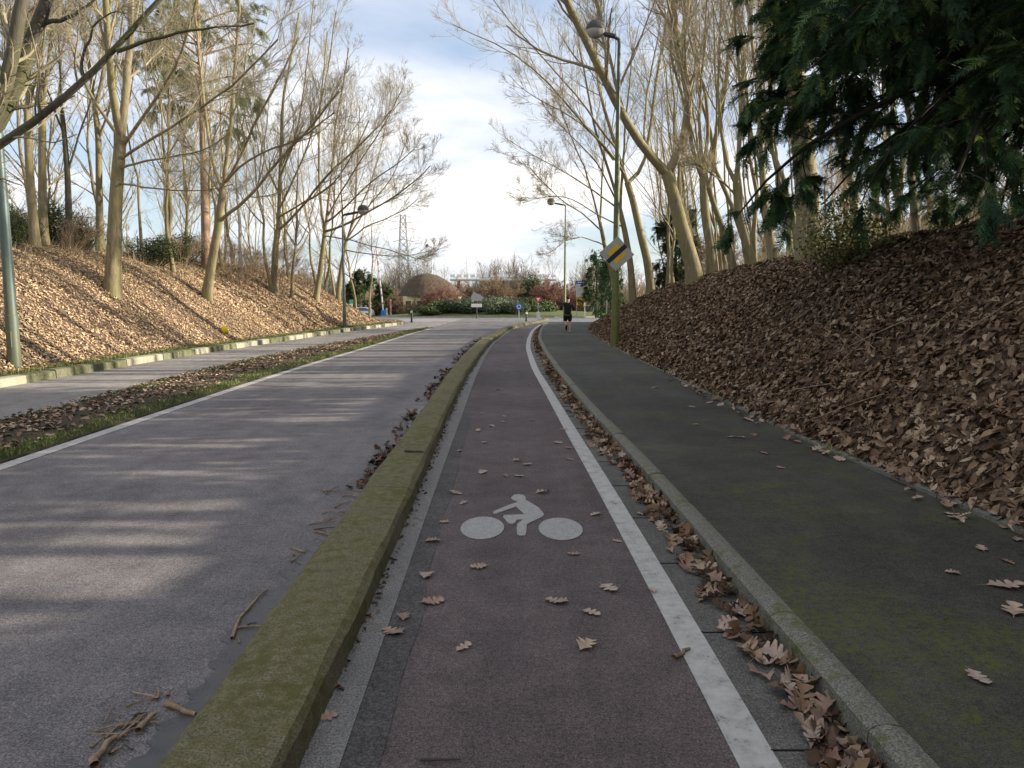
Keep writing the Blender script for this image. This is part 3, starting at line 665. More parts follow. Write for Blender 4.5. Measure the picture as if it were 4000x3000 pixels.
righttree('small tree at the far end of the right crest leaning over the road', (1335, 636), [(1322, 590), (1308, 540), (1296, 480)],
    [([(1296, 482), (1280, 420), (1262, 360), (1235, 300)], -1, .06, .02), ([(1300, 500), (1260, 460), (1220, 440), (1180, 400), (1150, 370)], -3, .045, .012, .5), ([(1296, 482), (1300, 400), (1305, 300)], 1, .06, .02), ([(1306, 530), (1260, 510), (1220, 520), (1190, 545)], -2, .035, .01, .4)], .15, .09, 34)
righttree('dark trunk splitting into three upright stems, right of the broad Y tree', (1541, 566), [(1535, 530), (1529, 500), (1522, 450), (1519, 384)],
    [([(1519, 388), (1500, 345), (1488, 290), (1480, 180), (1478, 60)], -.5, .08, .04), ([(1520, 386), (1531, 344), (1553, 285), (1570, 160), (1588, 20)], -.5, .10, .05), ([(1520, 380), (1530, 300), (1530, 224), (1507, 132), (1487, 20)], 1, .08, .035)], .20, .14, 35)
righttree('slender pale lit stem leaning just right of the three stemmed tree', (1584, 562), [(1575, 530), (1566, 504), (1552, 470), (1541, 440), (1531, 405)],
    [([(1531, 408), (1515, 340), (1510, 250), (1520, 120)], 1, .06, .03), ([(1531, 408), (1545, 330), (1550, 250), (1545, 140)], 1, .05, .02)], .12, .08, 36)
righttree('curved pale tree with a dark left side, last clear trunk before the evergreen', (1625, 562), [(1614, 530), (1604, 490), (1594, 450), (1590, 395)],
    [([(1590, 398), (1570, 360), (1560, 300), (1550, 200), (1556, 80)], .5, .07, .03), ([(1590, 398), (1598, 300), (1602, 200), (1620, 50)], 0, .08, .04), ([(1588, 420), (1545, 380), (1500, 350)], -1, .04, .015, 1)], .16, .11, 37)
righttree('pale stem half hidden at the left edge of the evergreen', (1672, 549), [(1663, 510), (1656, 470), (1650, 420), (1646, 350)],
    [([(1646, 352), (1640, 200), (1652, 60)], 0, .07, .04), ([(1646, 360), (1620, 290), (1600, 200), (1590, 100)], 0, .05, .02), ([(1646, 352), (1665, 260), (1670, 150)], 1, .05, .02)], .12, .09, 38)
righttree('thick smooth trunk rising behind the evergreen out of the top of the frame', (1748, 556), [(1748, 500), (1742, 400), (1730, 260), (1714, 160), (1700, 50), (1676, 0)],
    [([(1680, 5), (1650, -60), (1620, -140)], 0, .14, .08, 3), ([(1695, 40), (1740, 10), (1780, -50)], 0, .08, .05, 3), ([(1715, 165), (1755, 120), (1790, 60), (1800, 0)], 1, .06, .03)], .27, .24, 39)

# ---- generic bare trees, copied with their parts
def generic(seed, h, lean=.0, nl=10, spread=(22, 45), r0=.15, barkm='bark', twigm='twig', first=.28, dense=1.0):
    rng = np.random.RandomState(seed)
    z = np.linspace(0, h, 12); wob = np.cumsum(rng.randn(12, 2)*.09*h/12, axis=0)
    tp = np.stack([wob[:, 0]+lean*z, wob[:, 1], z], -1); tp -= tp[0]; tp[0, 2] = -.3
    TR = rad(r0*.8, r0*.11, 12, .35)
    P, R = children(tp[None], TR[None], nl, (first, .95), spread, .52, .55, 8, .08, .09, rng, rmin=.014)
    s = [(P, R, 6)]; cur = (P, R)
    for per, lr, rr, ns, rm in ((6.5*dense, .44, .45, 5, .007), (5.5*dense, .5, .5, 4, .0048), (2.2*dense, .6, .6, 3, .0038)):
        cur = children(cur[0], cur[1], per, (.12, 1), (20, 50), lr, rr, ns, .10, .06, rng, rmin=rm); s.append((cur[0], cur[1], 4 if ns == 5 else 3))
    return tube_mesh('trunk', [(tp[None], TR[None], 10)], M[barkm]), tube_mesh('crown', s, M[twigm])
GEN = [generic(101, 13), generic(102, 12, .04, 9, (25, 55), .17), generic(103, 14, -.03, 12, (18, 38), .13), generic(104, 11, .06, 8, (25, 50), .14, first=.22), generic(105, 12.5, 0, 11, (20, 42), .12, 'bark', 'browntwig')]
SLIM = [generic(120+k, 12.5+k*.6, -.10-.03*k, 6, (16, 30), .085+.012*k, first=.42, dense=.8) for k in range(4)]
def put(meshes, names, label, cat, x, y, rz, sc, group, name='bare_tree', z=None, tilt=(0, 0)):
    z = float(terrain(x, y)) if z is None else z
    t = thing(name, label, cat, (x, y, z), rz, group); t.scale = (sc, sc, sc); t.rotation_euler = (tilt[0], tilt[1], rz)
    for me, nm in zip(meshes, names): obj(nm, me, t)
    return t
r = random.Random(5)
TC = ('trunk', 'crown')
for i in range(38):      # wood behind the left crest
    y = 16 + i*1.3 + r.uniform(-1, 1); x = float(xK(y)) - 7.5 - r.uniform(0, 9) - (r.random() < .3)*6
    put(GEN[r.randrange(5)], TC, 'slender bare tree in the sunlit wood behind the left bank', 'tree', x, y, r.uniform(0, 6.28), r.uniform(.75, 1.15), 'trees of the wood behind the left bank')
for i in range(12):      # left slope and end of bank, crowns over the road
    y = 30 + i*2.4 + r.uniform(-.8, .8); x = float(xK(y)) - r.uniform(2.6, 6)
    put(GEN[r.choice((0, 1, 3))], TC, 'young bare tree on the far slope of the left bank', 'tree', x, y, r.uniform(0, 6.28), r.uniform(.62, .9), 'young trees on the left bank slope', tilt=(0, r.uniform(0, .14)))
for i in range(18):      # wood on the right plateau
    y = 17 + i*2.6 + r.uniform(-1, 1); x = float(xP(y)) + 10 + r.uniform(0, 14)
    put(GEN[r.randrange(5)], TC, 'slender bare tree in the wood on the right plateau', 'tree', x, y, r.uniform(0, 6.28), r.uniform(.8, 1.2), 'trees of the wood on the right plateau', tilt=(0, r.uniform(-.10, .02)))
for i, (x, y) in enumerate([(10.2, 4.6), (10.9, 5.5), (9.9, 6.3), (11.4, 3.7)]):  # unseen trees, added so their trunks throw shadow bands across the left road
    put(GEN[i], TC, 'unseen bare tree added beside the viewer to cast trunk shadows on the road', 'tree', x, y, i*1.1, .9, 'unseen trees added to cast trunk shadows')
for i in range(46):      # close row of slim pale stems leaning over the right crest
    y = 15.5 + i*.78 + r.uniform(-.4, .4); x = float(xP(y)) + r.choice((5.0, 5.8, 7, 8.5, 10.5)) + r.uniform(-.4, .4)
    put(SLIM[i % 4], TC, 'slim pale leaning stem in the close row along the right crest', 'tree', x, y, r.uniform(-.5, .5), r.uniform(.75, 1.1), 'slim stems along the right crest', tilt=(0, r.uniform(-.10, .04)))
for i in range(9):
    y = 36 + i*2.4; x = float(xP(y)) + r.uniform(3.6, 5.2)
    put(GEN[r.choice((0, 1, 3))], TC, 'young bare tree on the far crest of the right bank', 'tree', x, y, r.uniform(0, 6.28), r.uniform(.55, .85), 'young trees on the right crest', tilt=(0, r.uniform(-.2, -.05)))
# far horizon trees beyond the roundabout
for i, (px, y, sc) in enumerate([(1690,150,.62),(1745,165,.75),(1800,150,.60),(1838,140,.86),(1880,170,.72),(1935,160,.66),(1990,175,.88),(2040,165,.70),(2090,170,.76),(2130,150,.70),(2165,160,.86),(2215,165,.68),(2265,150,.66),(2310,140,.70),(1400,150,.55),(1450,170,.55),(1500,160,.5),(1560,170,.5),(1620,165,.55),(2350,120,.6),(1340,130,.6)]):
    p = at(px, 1200, y); m_ = GEN[4] if i % 3 == 1 else GEN[i % 4]
    put(m_, TC, 'small far bare tree on the skyline beyond the roundabout', 'tree', p[0], y, i*1.3, sc*1.05, 'far trees on the skyline beyond the roundabout')

# far thicket beyond the junction: one mass of stems nobody could count
def thicket(name, label, x0, x1, yc, dep, h, n, m, seed):
    rng = np.random.RandomState(seed); x = x0+(x1-x0)*rng.rand(n); y = yc+dep*(rng.rand(n)-.5); hh = h*(.55+.45*rng.rand(n))*(.8+.25*np.sin(x*.31+seed)+.12*np.sin(x*.9))
    d = unit(np.stack([rng.randn(n)*.10, rng.randn(n)*.10, np.ones(n)], -1)); P = np.empty((n, 6, 3)); P[:, 0] = np.stack([x, y, np.maximum(Dz(y), terrain(x, y))-.1], -1)
    for j in range(5): d = unit(d+rng.randn(n, 3)*.06); P[:, j+1] = P[:, j]+d*(hh/5)[:, None]
    Rr = np.outer(.03+.05*rng.rand(n), np.linspace(1, .3, 6)); a = (P, Rr); b_ = children(P, Rr, 8, (.15, 1), (20, 50), .42, .5, 4, .12, .06, rng, rmin=.018); c2 = children(b_[0], b_[1], 6, (.1, 1), (20, 50), .5, .6, 3, .14, .05, rng, rmin=.014)
    return tag(obj(name, tube_mesh(name, [(P, Rr, 4), (b_[0], b_[1], 3), (c2[0], c2[1], 3)], M[m])), label, 'woodland', kind='stuff')
thicket('far_woodland', 'brown leafless thicket massed beyond the junction behind the island hedge', -14, 13, 122, 10, 6.2, 620, 'fartwig', 1)
thicket('far_woodland', 'grey brown far wood closing the view behind the bridge', -45, 40, 165, 16, 11.5, 1000, 'fartwig', 2)
thicket('far_woodland', 'tan leafless undergrowth filling the wood behind the left bank', -36, -21, 42, 54, 6.0, 480, 'twig', 5)
thicket('far_woodland', 'tan leafless undergrowth filling the wood behind the right bank', 19, 36, 40, 50, 6.0, 420, 'twig', 6)
thicket('far_woodland', 'brown thicket behind the barrier and the silver car', -38, -14, 135, 8, 5.5, 260, 'browntwig', 3)
thicket('far_woodland', 'leafless thicket right of the information sign beyond the right bank', 9, 30, 100, 14, 5.5, 260, 'browntwig', 4)

# ------------------------------------------------------------------ leaves
def oak_outline(n_lobes=4, rng=None, w=.36, lean=0):
    """half outlines of a lobed oak leaf of length 1 along +x"""
    up = []
    for k in range(n_lobes):
        x0 = .12 + .80*k/n_lobes; x1 = x0 + .80/n_lobes*.62; ww = w*sin(pi*(.18+.72*(k+.5)/n_lobes))*(.85+.3*rng.random())
        up += [(x0, ww*.34), (x1-.03, ww), (x1+.05, ww*.92)]
    up.append((1.0, 0))
    lo = [(x, -y*(.85+.3*rng.random())) for x, y in up[:-1]][::-1]
    return [(0, .006)] + up + lo + [(0, -.006)]
def leaf_mesh(seed, size, curl, solid=False):
    rng = random.Random(seed); ol = oak_outline(rng.choice((3, 4, 4)), rng, rng.uniform(.30, .42))
    stem = [(-.22, .006), (-.22, -.006)]
    V, F = [], []
    ax, ay = rng.uniform(-1, 1)*curl, rng.uniform(.5, 1.4)*curl; tw = rng.uniform(-.8, .8)*curl
    def z(x, y): return size*(ax*(x-.5)**2*1.6 + ay*abs(y)**1.3*1.2 + tw*(x-.5)*y*2 + .02*sin(9*x))
    n = len(ol); mid = [(i/7., 0) for i in range(8)]
    for x, y in ol: V.append((x*size-size/2, y*size, z(x, y)))
    for x, y in mid: V.append((x*size-size/2, 0, z(x, 0)-size*.012))
    for i in range(n-1):
        a, b = ol[i], ol[i+1]; k = min(7, max(0, round((a[0]+b[0])/2*7))); 
        F.append((i, i+1, n+k))
        k0 = min(7, max(0, round((ol[i-1][0]+a[0])/2*7))) if i else 0
        if k0 != k: F.append((i, n+k, n+k0))
    b0 = len(V); V += [(-.5*size, .008*size, z(0, 0)), (-.5*size, -.008*size, z(0, 0)), (-.75*size, -.004*size, size*.03), (-.75*size, .006*size, size*.03)]
    F.append((b0, b0+1, b0+2, b0+3))
    me = bpy.data.meshes.new('oak_leaf'); me.from_pydata(V, [], F); me.update(); me.materials.append(M['leaf'])
    mn = min(v.co.z for v in me.vertices)
    for v in me.vertices: v.co.z -= mn
    me.polygons.foreach_set('use_smooth', np.ones(len(me.polygons), bool)); return me
LM = [leaf_mesh(i, .15, .10+.05*(i % 5)) for i in range(9)]
LMc = [leaf_mesh(40+i, .15, .45+.12*(i % 4)) for i in range(8)]
rl = random.Random(3)
def leaf(x, y, z, label, group, sc=1., curled=False, rz=None, tilt=.12):
    o = bpy.data.objects.new('oak_leaf', rl.choice(LMc if curled else LM)); o.location = (x, y, z+.003)
    o.rotation_euler = (rl.uniform(-tilt, tilt), rl.uniform(-tilt, tilt), rl.uniform(0, 6.28) if rz is None else rz); o.scale = (sc, sc*rl.uniform(.85, 1.15), sc)
    link(o); return tag(o, label, 'leaf', group)
lane_l = [(1735,2040),(1690,2115),(1665,2250),(1690,2352),(1575,2412),(1535,2470),(1810,2530),(2175,2350),(2310,2395),(2290,2522),(2380,2300),(2240,2165),(2410,2115),(1870,2215),(1280,2805),(2550,2308),(1778,1925),(1810,1965),(1885,1845),(2020,1800),(2060,1815),(1890,1728),(1965,1648),(2080,1640),(1885,1615),(2010,1605),(1970,1627),(1795,1762),(1960,1537),(1940,1525),(2065,1505),(2220,1750),(2225,1795),(2180,1730),(2120,1925),(2330,2010),(2200,1678),(1870,1592),(2025,1860),(1975,1860),(1868,1682),(1920,1665)]
for px, py in lane_l:
    g_ = gp(px, py, .005); leaf(g_[0], g_[1], .005, 'fallen lobed oak leaf lying flat on the red cycle lane', 'oak leaves on the red cycle lane', rl.uniform(.45, .95))
path_l = [(3930,2290),(3960,2385),(3835,2145),(3935,2195),(3720,2240),(3820,2650),(3740,2025),(2850,1708),(2890,1710),(2945,1700),(3050,1828),(3715,2010),(2560,1515),(2400,1452),(2980,1770),(2720,1660),(2510,1440),(3940,2060),(3975,2110),(2700,1590)]
for i, (px, py) in enumerate(path_l):
    g_ = gp(px, py, .12); leaf(g_[0], g_[1], .12, 'fallen brown oak leaf lying on the dark footpath', 'oak leaves on the footpath', rl.uniform(.55, 1.0) if i > 1 else 1.3)
for i in range(120):     # curled leaves heaped in the gutter
    y = 2.3 + 12*(i/120)**1.5; q = rl.random(); x = float(xB0(y)) - .03 - .20*q**1.4 + (.07 if y > 8 else 0)*-q
    leaf(x, y, .0 + .05*(1-q)*rl.random(), 'curled oak leaf heaped in the gutter against the footway kerb', 'oak leaves in the gutter', rl.uniform(.6, 1.15), True, tilt=.5)
for i in range(110):     # leaves spilling over the edging
    y = 4.2 + 11*(i/110)**1.3; x = float(xP(y)) - .35*rl.random()**2 + .12
    leaf(x, y, .135 if x < float(xP(y)) else .17, 'brown oak leaf spilled over the edging from the right bank', 'oak leaves along the path edging', rl.uniform(.6, 1.05), rl.random() < .6, tilt=.35)

def leaf_templates(simple):
    rng = random.Random(9); T = []
    for k in range(6):
        if simple:
            pts = [(-.5, 0), (-.1, .26*rng.uniform(.7, 1.2)), (.25, .22*rng.uniform(.7, 1.3)), (.55, .02), (.2, -.26*rng.uniform(.7, 1.2)), (-.15, -.22)]
        else:
            pts = [(x-.5, y) for x, y in oak_outline(3, rng, rng.uniform(.34, .5))][:-1]
        c1, c2 = rng.uniform(-.8, .8), rng.uniform(.1, 1.3)
        V = np.array([(0, 0, -.02)] + [(x, y, c1*x*x+c2*abs(y)) for x, y in pts]); n = len(pts)
        F = np.array([(0, 1+i, 1+(i+1) % n) for i in range(n)]); T.append((V, F))
    return T
TS, TD = leaf_templates(True), leaf_templates(False)
def scatter(name, x, y, z, nrm, size, temps, m, rng, tilt=.35, dark=None, sizes=None, kind='stuff', label=None, cat=None):
    n = len(x); sz = size*(.65+.7*rng.rand(n)) if sizes is None else sizes
    yaw = rng.rand(n)*2*pi; nn = unit(nrm + rng.randn(n, 3)*tilt)
    e1 = unit(np.cross(nn, np.stack([np.cos(yaw), np.sin(yaw), np.zeros(n)+.01], -1))); e2 = np.cross(nn, e1)
    C = np.stack([x, y, z], -1); val = rng.rand(n) if dark is None else np.clip(rng.rand(n)*(1-dark), 0, 1)
    Vs, Fs, As, o = [], [], [], 0; which = rng.randint(0, len(temps), n)
    for k, (V, F) in enumerate(temps):
        s = which == k; q = s.sum()
        if not q: continue
        P = C[s][:, None] + sz[s][:, None, None]*(e1[s][:, None]*V[None, :, 0:1] + e2[s][:, None]*V[None, :, 1:2] + nn[s][:, None]*V[None, :, 2:3])
        idx = (np.arange(q)*len(V))[:, None, None] + F[None] + o
        Vs.append(P.reshape(-1, 3)); Fs.append(idx.reshape(-1, F.shape[1])); As.append(np.repeat(val[s], len(F))); o += q*len(V)
    o_ = obj(name, np_mesh(name, np.concatenate(Vs), np.concatenate(Fs), m, attr=np.concatenate(As)))
    return tag(o_, label, cat, kind=kind)
def tnormal(x, y):
    e = .15; dx = (terrain(x+e, y)-terrain(x-e, y))/(2*e); dy = (terrain(x, y+e)-terrain(x, y-e))/(2*e)
    return unit(np.stack([-dx, -dy, np.ones_like(dx)], -1))
def bank_points(side, n, y0, y1, o0, o1, rng, ypow=1.0):
    y = y0 + (y1-y0)*rng.rand(n)**ypow; o = o0 + (o1-o0)*rng.rand(n)
    x = (xP(y)+.06+o) if side > 0 else (xK(y)-.28-o)
    return x, y
R1 = np.random.RandomState(77)
def litter(name, side, n, y0, y1, o0, o1, size, temps, m, ypow=1., tilt=.35, patch=None, label=None):
    x, y = bank_points(side, n, y0, y1, o0, o1, R1, ypow)
    if patch is not None:
        k = R1.rand(n) < np.clip(.75+patch*vn(x, y, 1.1, 3)*1.4, .1, 1); x, y = x[k], y[k]
    z = terrain(x, y); nn = tnormal(x, y); z = z + R1.rand(len(x))*.05
    return scatter(name, x, y, z, nn, size, temps, m, R1, tilt=tilt, label=label, cat='leaf litter' if label else None)
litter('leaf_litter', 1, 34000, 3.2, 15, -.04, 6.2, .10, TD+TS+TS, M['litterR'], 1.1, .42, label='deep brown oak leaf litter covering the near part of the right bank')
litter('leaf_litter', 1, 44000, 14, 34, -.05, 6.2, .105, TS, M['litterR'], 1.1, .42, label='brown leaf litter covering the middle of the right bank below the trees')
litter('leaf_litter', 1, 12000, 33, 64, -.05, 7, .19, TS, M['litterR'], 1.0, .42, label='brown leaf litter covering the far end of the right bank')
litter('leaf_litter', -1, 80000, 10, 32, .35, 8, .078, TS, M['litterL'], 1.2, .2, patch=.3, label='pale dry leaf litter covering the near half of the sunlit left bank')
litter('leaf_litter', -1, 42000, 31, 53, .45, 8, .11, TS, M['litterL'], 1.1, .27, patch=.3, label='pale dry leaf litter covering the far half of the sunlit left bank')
# gutter, verge and road edge drifts
n = 1300; y = 2.2+44*R1.rand(n)**1.2; x = xB0(y) - .01 - .20*R1.rand(n)**1.7
scatter('leaf_drift', x, y, Dz(y)+.01+.04*R1.rand(n), np.tile([0, 0, 1.], (n, 1)), .11, TD, M['litterR'], R1, tilt=.6, label='drift of curled brown leaves along the gutter', cat='leaf litter')
n = 8000; y = 5+38*R1.rand(n)**1.3; s_ = R1.rand(n); x = xV(y)*(1-s_)+(xW(y)-.35)*s_; k = R1.rand(n) < np.clip(1.15-1.1*abs(s_-.38)*1.6, .08, 1); x, y = x[k], y[k]
scatter('leaf_drift', x, y, Dz(y)+.03+.03*R1.rand(len(x)), np.tile([0, 0, 1.], (len(x), 1)), .085, TS, M['verge_leaf'], R1, tilt=.25, label='fallen leaves lying on the muddy verge beside the road', cat='leaf litter')
n = 1500; y = 6.5+26*R1.rand(n); x = xA0(y) - .02 - np.abs(R1.randn(n))*.10*(1+.5*vn(y*0, y, 2.1, 1)); k = R1.rand(n) < np.clip(.45+.8*vn(y*.3, y, 2.3, 7), 0, 1); x, y = x[k], y[k]
scatter('leaf_drift', x, y, Dz(y)+.008+.02*R1.rand(len(x)), np.tile([0, 0, 1.], (len(x), 1)), .085, TD, M['wetleaf'], R1, tilt=.5, label='dark wet leaf scraps along the road side of the mossy kerb', cat='leaf litter')
n = 700; y = 3.0+30*R1.rand(n); x = xA1(y) + .005 + np.abs(R1.randn(n))*.03
scatter('leaf_drift', x, y, Dz(y)+.012, np.tile([0, 0, 1.], (n, 1)), .035, TS, M['wetleaf'], R1, tilt=.4, label='crumbs of leaf and dirt along the foot of the mossy kerb', cat='leaf litter')

# ------------------------------------------------------------------ grass
def grass(name, x, y, z, h, w, m, rng, label, lean=.35, kind='stuff'):
    n = len(x); a = rng.rand(n)*2*pi; hh = h*(.5+.8*rng.rand(n)); dx, dy = np.cos(a)*w/2, np.sin(a)*w/2
    lx, ly = rng.randn(n)*lean*hh, rng.randn(n)*lean*hh
    V = np.stack([np.stack([x-dx, y-dy, z], -1), np.stack([x+dx, y+dy, z], -1), np.stack([x+lx*.45+dx*.6, y+ly*.45+dy*.6, z+hh*.6], -1), np.stack([x+lx*.45-dx*.6, y+ly*.45-dy*.6, z+hh*.6], -1), np.stack([x+lx, y+ly, z+hh*.95], -1)], 1)
    b = (np.arange(n)*5)[:, None]; Q = b+np.array([[0, 1, 2, 3]]); T = b+np.array([[3, 2, 4]]); v = rng.rand(n)
    o = obj(name, np_mesh(name, V.reshape(-1, 3), [Q, T], m, attr=np.concatenate([v, v]))); return tag(o, label, 'grass', kind=kind)
n = 16000; y = 5+36*R1.rand(n)**1.3; x = xW(y)-.20-np.abs(R1.randn(n))*.22; k = R1.rand(n) < np.clip(.7+.6*vn(x*0, y, 1.3, 4), .15, 1); x, y = x[k], y[k]
grass('grass', x, y, Dz(y)+.03, .055, .012, M['grass'], R1, 'short green grass along the white line side of the verge')
n = 9000; y = 7+34*R1.rand(n)**1.2; x = xV(y)+.06+np.abs(R1.randn(n))*.16; k = R1.rand(n) < np.clip(.5+.8*vn(x*0, y, 1.1, 9), .1, 1); x, y = x[k], y[k]
grass('grass', x, y, Dz(y)+.02, .05, .012, M['grass'], R1, 'thin grass along the cycle path side of the verge')
n = 9000; y = 10+40*R1.rand(n); x = xK(y)-.32-R1.rand(n)*.55
grass('grass', x, y, terrain(x, y), .10, .014, M['grass'], R1, 'mossy grass behind the pale left kerb')
n = 2600; y = 5+35*R1.rand(n); x = xP(y)+.02+np.abs(R1.randn(n))*.10; k = R1.rand(n) < np.clip(.1+.9*vn(x*0, y, 1.7, 12), 0, 1); x, y = x[k], y[k]
grass('grass', x, y, Dz(y)+.13, .09, .014, M['grass'], R1, 'green weeds along the footpath edging')
n = 26000; y = 14+44*R1.rand(n); x = xP(y)+5.0+5.5*R1.rand(n)**1.3
grass('dry_grass', x, y, terrain(x, y), .45, .014, M['drygrass'], R1, 'pale dry grass on the sunlit crest behind the right bank')
n = 9000; y = 16+30*R1.rand(n); x = xK(y)-3.5-7*R1.rand(n)
grass('dry_grass', x, y, terrain(x, y), .38, .012, M['drygrass'], R1, 'dry stalks along the crest of the left bank')
n = 5000; y = 44+22*R1.rand(n); x = np.interp(y, [44, 52, 58, 66], [4.2, 5.6, 7.2, 10.5])+R1.rand(n)*3.4
grass('grass', x, y, Dz(y)+.02, .12, .03, M['grass'], R1, 'green grass corner beyond the far end of the footpath')

# ------------------------------------------------------------------ evergreens with drooping sprays
def spray_template(seed, k=15):
    rng = np.random.RandomState(seed); Q = []
    for i in range(k):
        t = i/(k-1.); x = t
        for s_ in (-1, 1):
            L = .40*(1-.55*t)*(.7+.5*rng.rand()); a = radians(48+rng.randn()*9)
            e = np.array([x+L*cos(a), s_*L*sin(a), -.10*L+rng.randn()*.03-.22*t*t]); b0 = np.array([x, 0, -.22*t*t]); w = np.array([.024, -.009*s_, 0])
            Q += [[b0-w, b0+w, e+w*.55, e-w*.55]]
    V = np.array(Q).reshape(-1, 3); F = np.arange(len(V)).reshape(-1, 4); return V, F
SPR = [spray_template(i) for i in range(5)]
def sprays(P, R, per, size, rng, droop=.25):
    """positions along twigs; returns x, dir"""
    m, n, _ = P.shape; k = per; par = np.repeat(np.arange(m), k); t = .25+.75*rng.rand(len(par)); f = t*(n-1); i = np.minimum(f.astype(int), n-2); w = (f-i)[:, None]
    p = P[par, i]*(1-w)+P[par, i+1]*w; d = unit(P[par, i+1]-P[par, i]); side = unit(np.cross(d, rng.randn(len(par), 3)*np.array([.3, .3, 1])))
    dr = unit(d*.8 + side*(.9*rng.rand(len(par))[:, None]) + np.array([0, 0, -droop])); return p, dr
def spray_mesh(name, P, R, per, size, m, rng, droop=.25, temps=SPR):
    p, d = sprays(P, R, per, size, rng, droop); n = len(p); sz = size*(.6+.7*rng.rand(n))
    up = unit(np.array([0, 0, 1.])+rng.randn(n, 3)*.35); s = unit(np.cross(up, d)); u = np.cross(d, s)
    which = rng.randint(0, len(temps), n); Vs, Fs, As, o = [], [], [], 0; val = np.clip(rng.rand(n)**1.3, 0, 1)
    for k, (V, F) in enumerate(temps):
        q = which == k; c_ = q.sum()
        if not c_: continue
        X = p[q][:, None]+sz[q][:, None, None]*(d[q][:, None]*V[None, :, 0:1]+s[q][:, None]*V[None, :, 1:2]+u[q][:, None]*V[None, :, 2:3])
        Fs.append(((np.arange(c_)*len(V))[:, None, None]+F[None]+o).reshape(-1, 4)); Vs.append(X.reshape(-1, 3)); o += c_*len(V)
        As.append(np.clip(np.repeat(val[q], len(F))*.8+.25*rng.rand(c_*len(F)), 0, 1))
    return np_mesh(name, np.concatenate(Vs), np.concatenate(Fs), m, attr=np.concatenate(As))
def evergreen(seed, h, z0, reach, n1, per2=11, per3=5, per4=7, size=.34, droop=-.05, needle='needle', barkm='darkbark', r0=.2, shape=.75, cone=None, rise=.35, curl=.045):
    rng = np.random.RandomState(seed); z = np.linspace(0, h, 10); tp = np.stack([z*.01, z*0, z], -1); tp[0, 2] = -.4; TR = rad(r0, .03, 10, .3)
    t = z0 + (h*.97-z0)*rng.rand(n1); a = rng.rand(n1)*2*pi; prof = reach*np.sin(np.clip(.28+.72*(1-(t-z0)/(h-z0)), 0, 1)*pi/2)**shape*(.75+.35*rng.rand(n1))
    if cone: prof = reach*(1-(t-z0)/(h-z0))**cone*(.86+.2*rng.rand(n1))+.25
    d = unit(np.stack([np.cos(a), np.sin(a), rise+.2*rng.randn(n1)], -1)); P = np.empty((n1, 8, 3)); P[:, 0] = np.stack([t*.01, t*0, t], -1)
    for j in range(7):
        d = unit(d+rng.randn(n1, 3)*.07+np.array([0, 0, droop-curl*j])); P[:, j+1] = P[:, j]+d*(prof/7)[:, None]
    R = np.outer(.02+.010*prof, np.linspace(1, .2, 8))
    P2, R2 = children(P, R, per2, (.15, 1), (35, 65), .42, .45, 5, .10, -.05, rng, rmin=.006)
    P3, R3 = children(P2, R2, per3, (.1, 1), (30, 60), .5, .5, 3, .12, -.07, rng, lmin=.3, rmin=.004)
    tm = tube_mesh('trunk', [(tp[None], TR[None], 12)], M[barkm]); bm_ = tube_mesh('branches', [(P, R, 6), (P2, R2, 4), (P3, R3, 3)], M[barkm])
    fm = spray_mesh('foliage', np.concatenate([P3]), R3, per4, size, M[needle], rng); return tm, bm_, fm
EC = ('trunk', 'branches', 'foliage')
EV1 = evergreen(5, 9.5, 1.35, 4.7, 180, per2=10, per4=12, size=.23, cone=.8, rise=.24, droop=-.02, curl=.026, barkm='evbark')
EV2 = evergreen(6, 9.5, .5, 2.6, 46, per2=8, per3=4, per4=6, size=.30)
put(EV1, EC, 'big dark evergreen with drooping sprays filling the upper right of the view', 'tree', 7.15, 10.3, .5, 1.0, None, 'evergreen_tree')
for i, (x, y, s, rz) in enumerate([(8.8, .6, .95, 4.0), (9.5, -4.5, 1.1, 5.5)]):  # out-of-view copies added as occluders that keep the foreground in shade
    put(EV1, EC, 'unseen dark evergreen added on the right bank to shade the foreground', 'tree', x, y, rz, s, 'unseen evergreens added to shade the foreground', 'evergreen_tree')

# ------------------------------------------------------------------ shrubs
def bush_leaves(seed, rx, ry, rz_, n, size, m, lumps=9):
    rng = np.random.RandomState(seed); P, Nn = [], []
    for k in range(lumps):
        a = rng.rand()*2*pi; q = .55*sqrt(rng.rand()); c_ = np.array([rx*q*cos(a), ry*q*sin(a), rz_*(.35+.35*rng.rand())]); s = .38+.25*rng.rand()
        v = unit(rng.randn(n//lumps, 3)); rr_ = (.55+.5*rng.rand(len(v))**.6)[:, None]; p = c_+v*rr_*np.array([rx, ry, rz_])*s; P.append(p); Nn.append(v)
    P = np.concatenate(P); Nn = np.concatenate(Nn); k = P[:, 2] > .02; P, Nn = P[k], Nn[k]; n = len(P)
    T = [(np.array([(-.5, 0, 0), (0, .28, .08), (.5, 0, 0), (0, -.28, .08)]), np.array([(0, 1, 2, 3)]))]
    yaw = rng.rand(n)*6.28; nn = unit(Nn+rng.randn(n, 3)*.6); e1 = unit(np.cross(nn, np.stack([np.cos(yaw), np.sin(yaw), yaw*0+.1], -1))); e2 = np.cross(nn, e1); sz = size*(.6+.8*rng.rand(n))
    V, F = T[0]; X = P[:, None]+sz[:, None, None]*(e1[:, None]*V[None, :, 0:1]+e2[:, None]*V[None, :, 1:2]+nn[:, None]*V[None, :, 2:3])
    F = (np.arange(n)*4)[:, None]+np.array([[0, 1, 2, 3]])
    return np_mesh('foliage', X.reshape(-1, 3), F, m, attr=np.clip(rng.rand(n)**1.5, 0, 1))
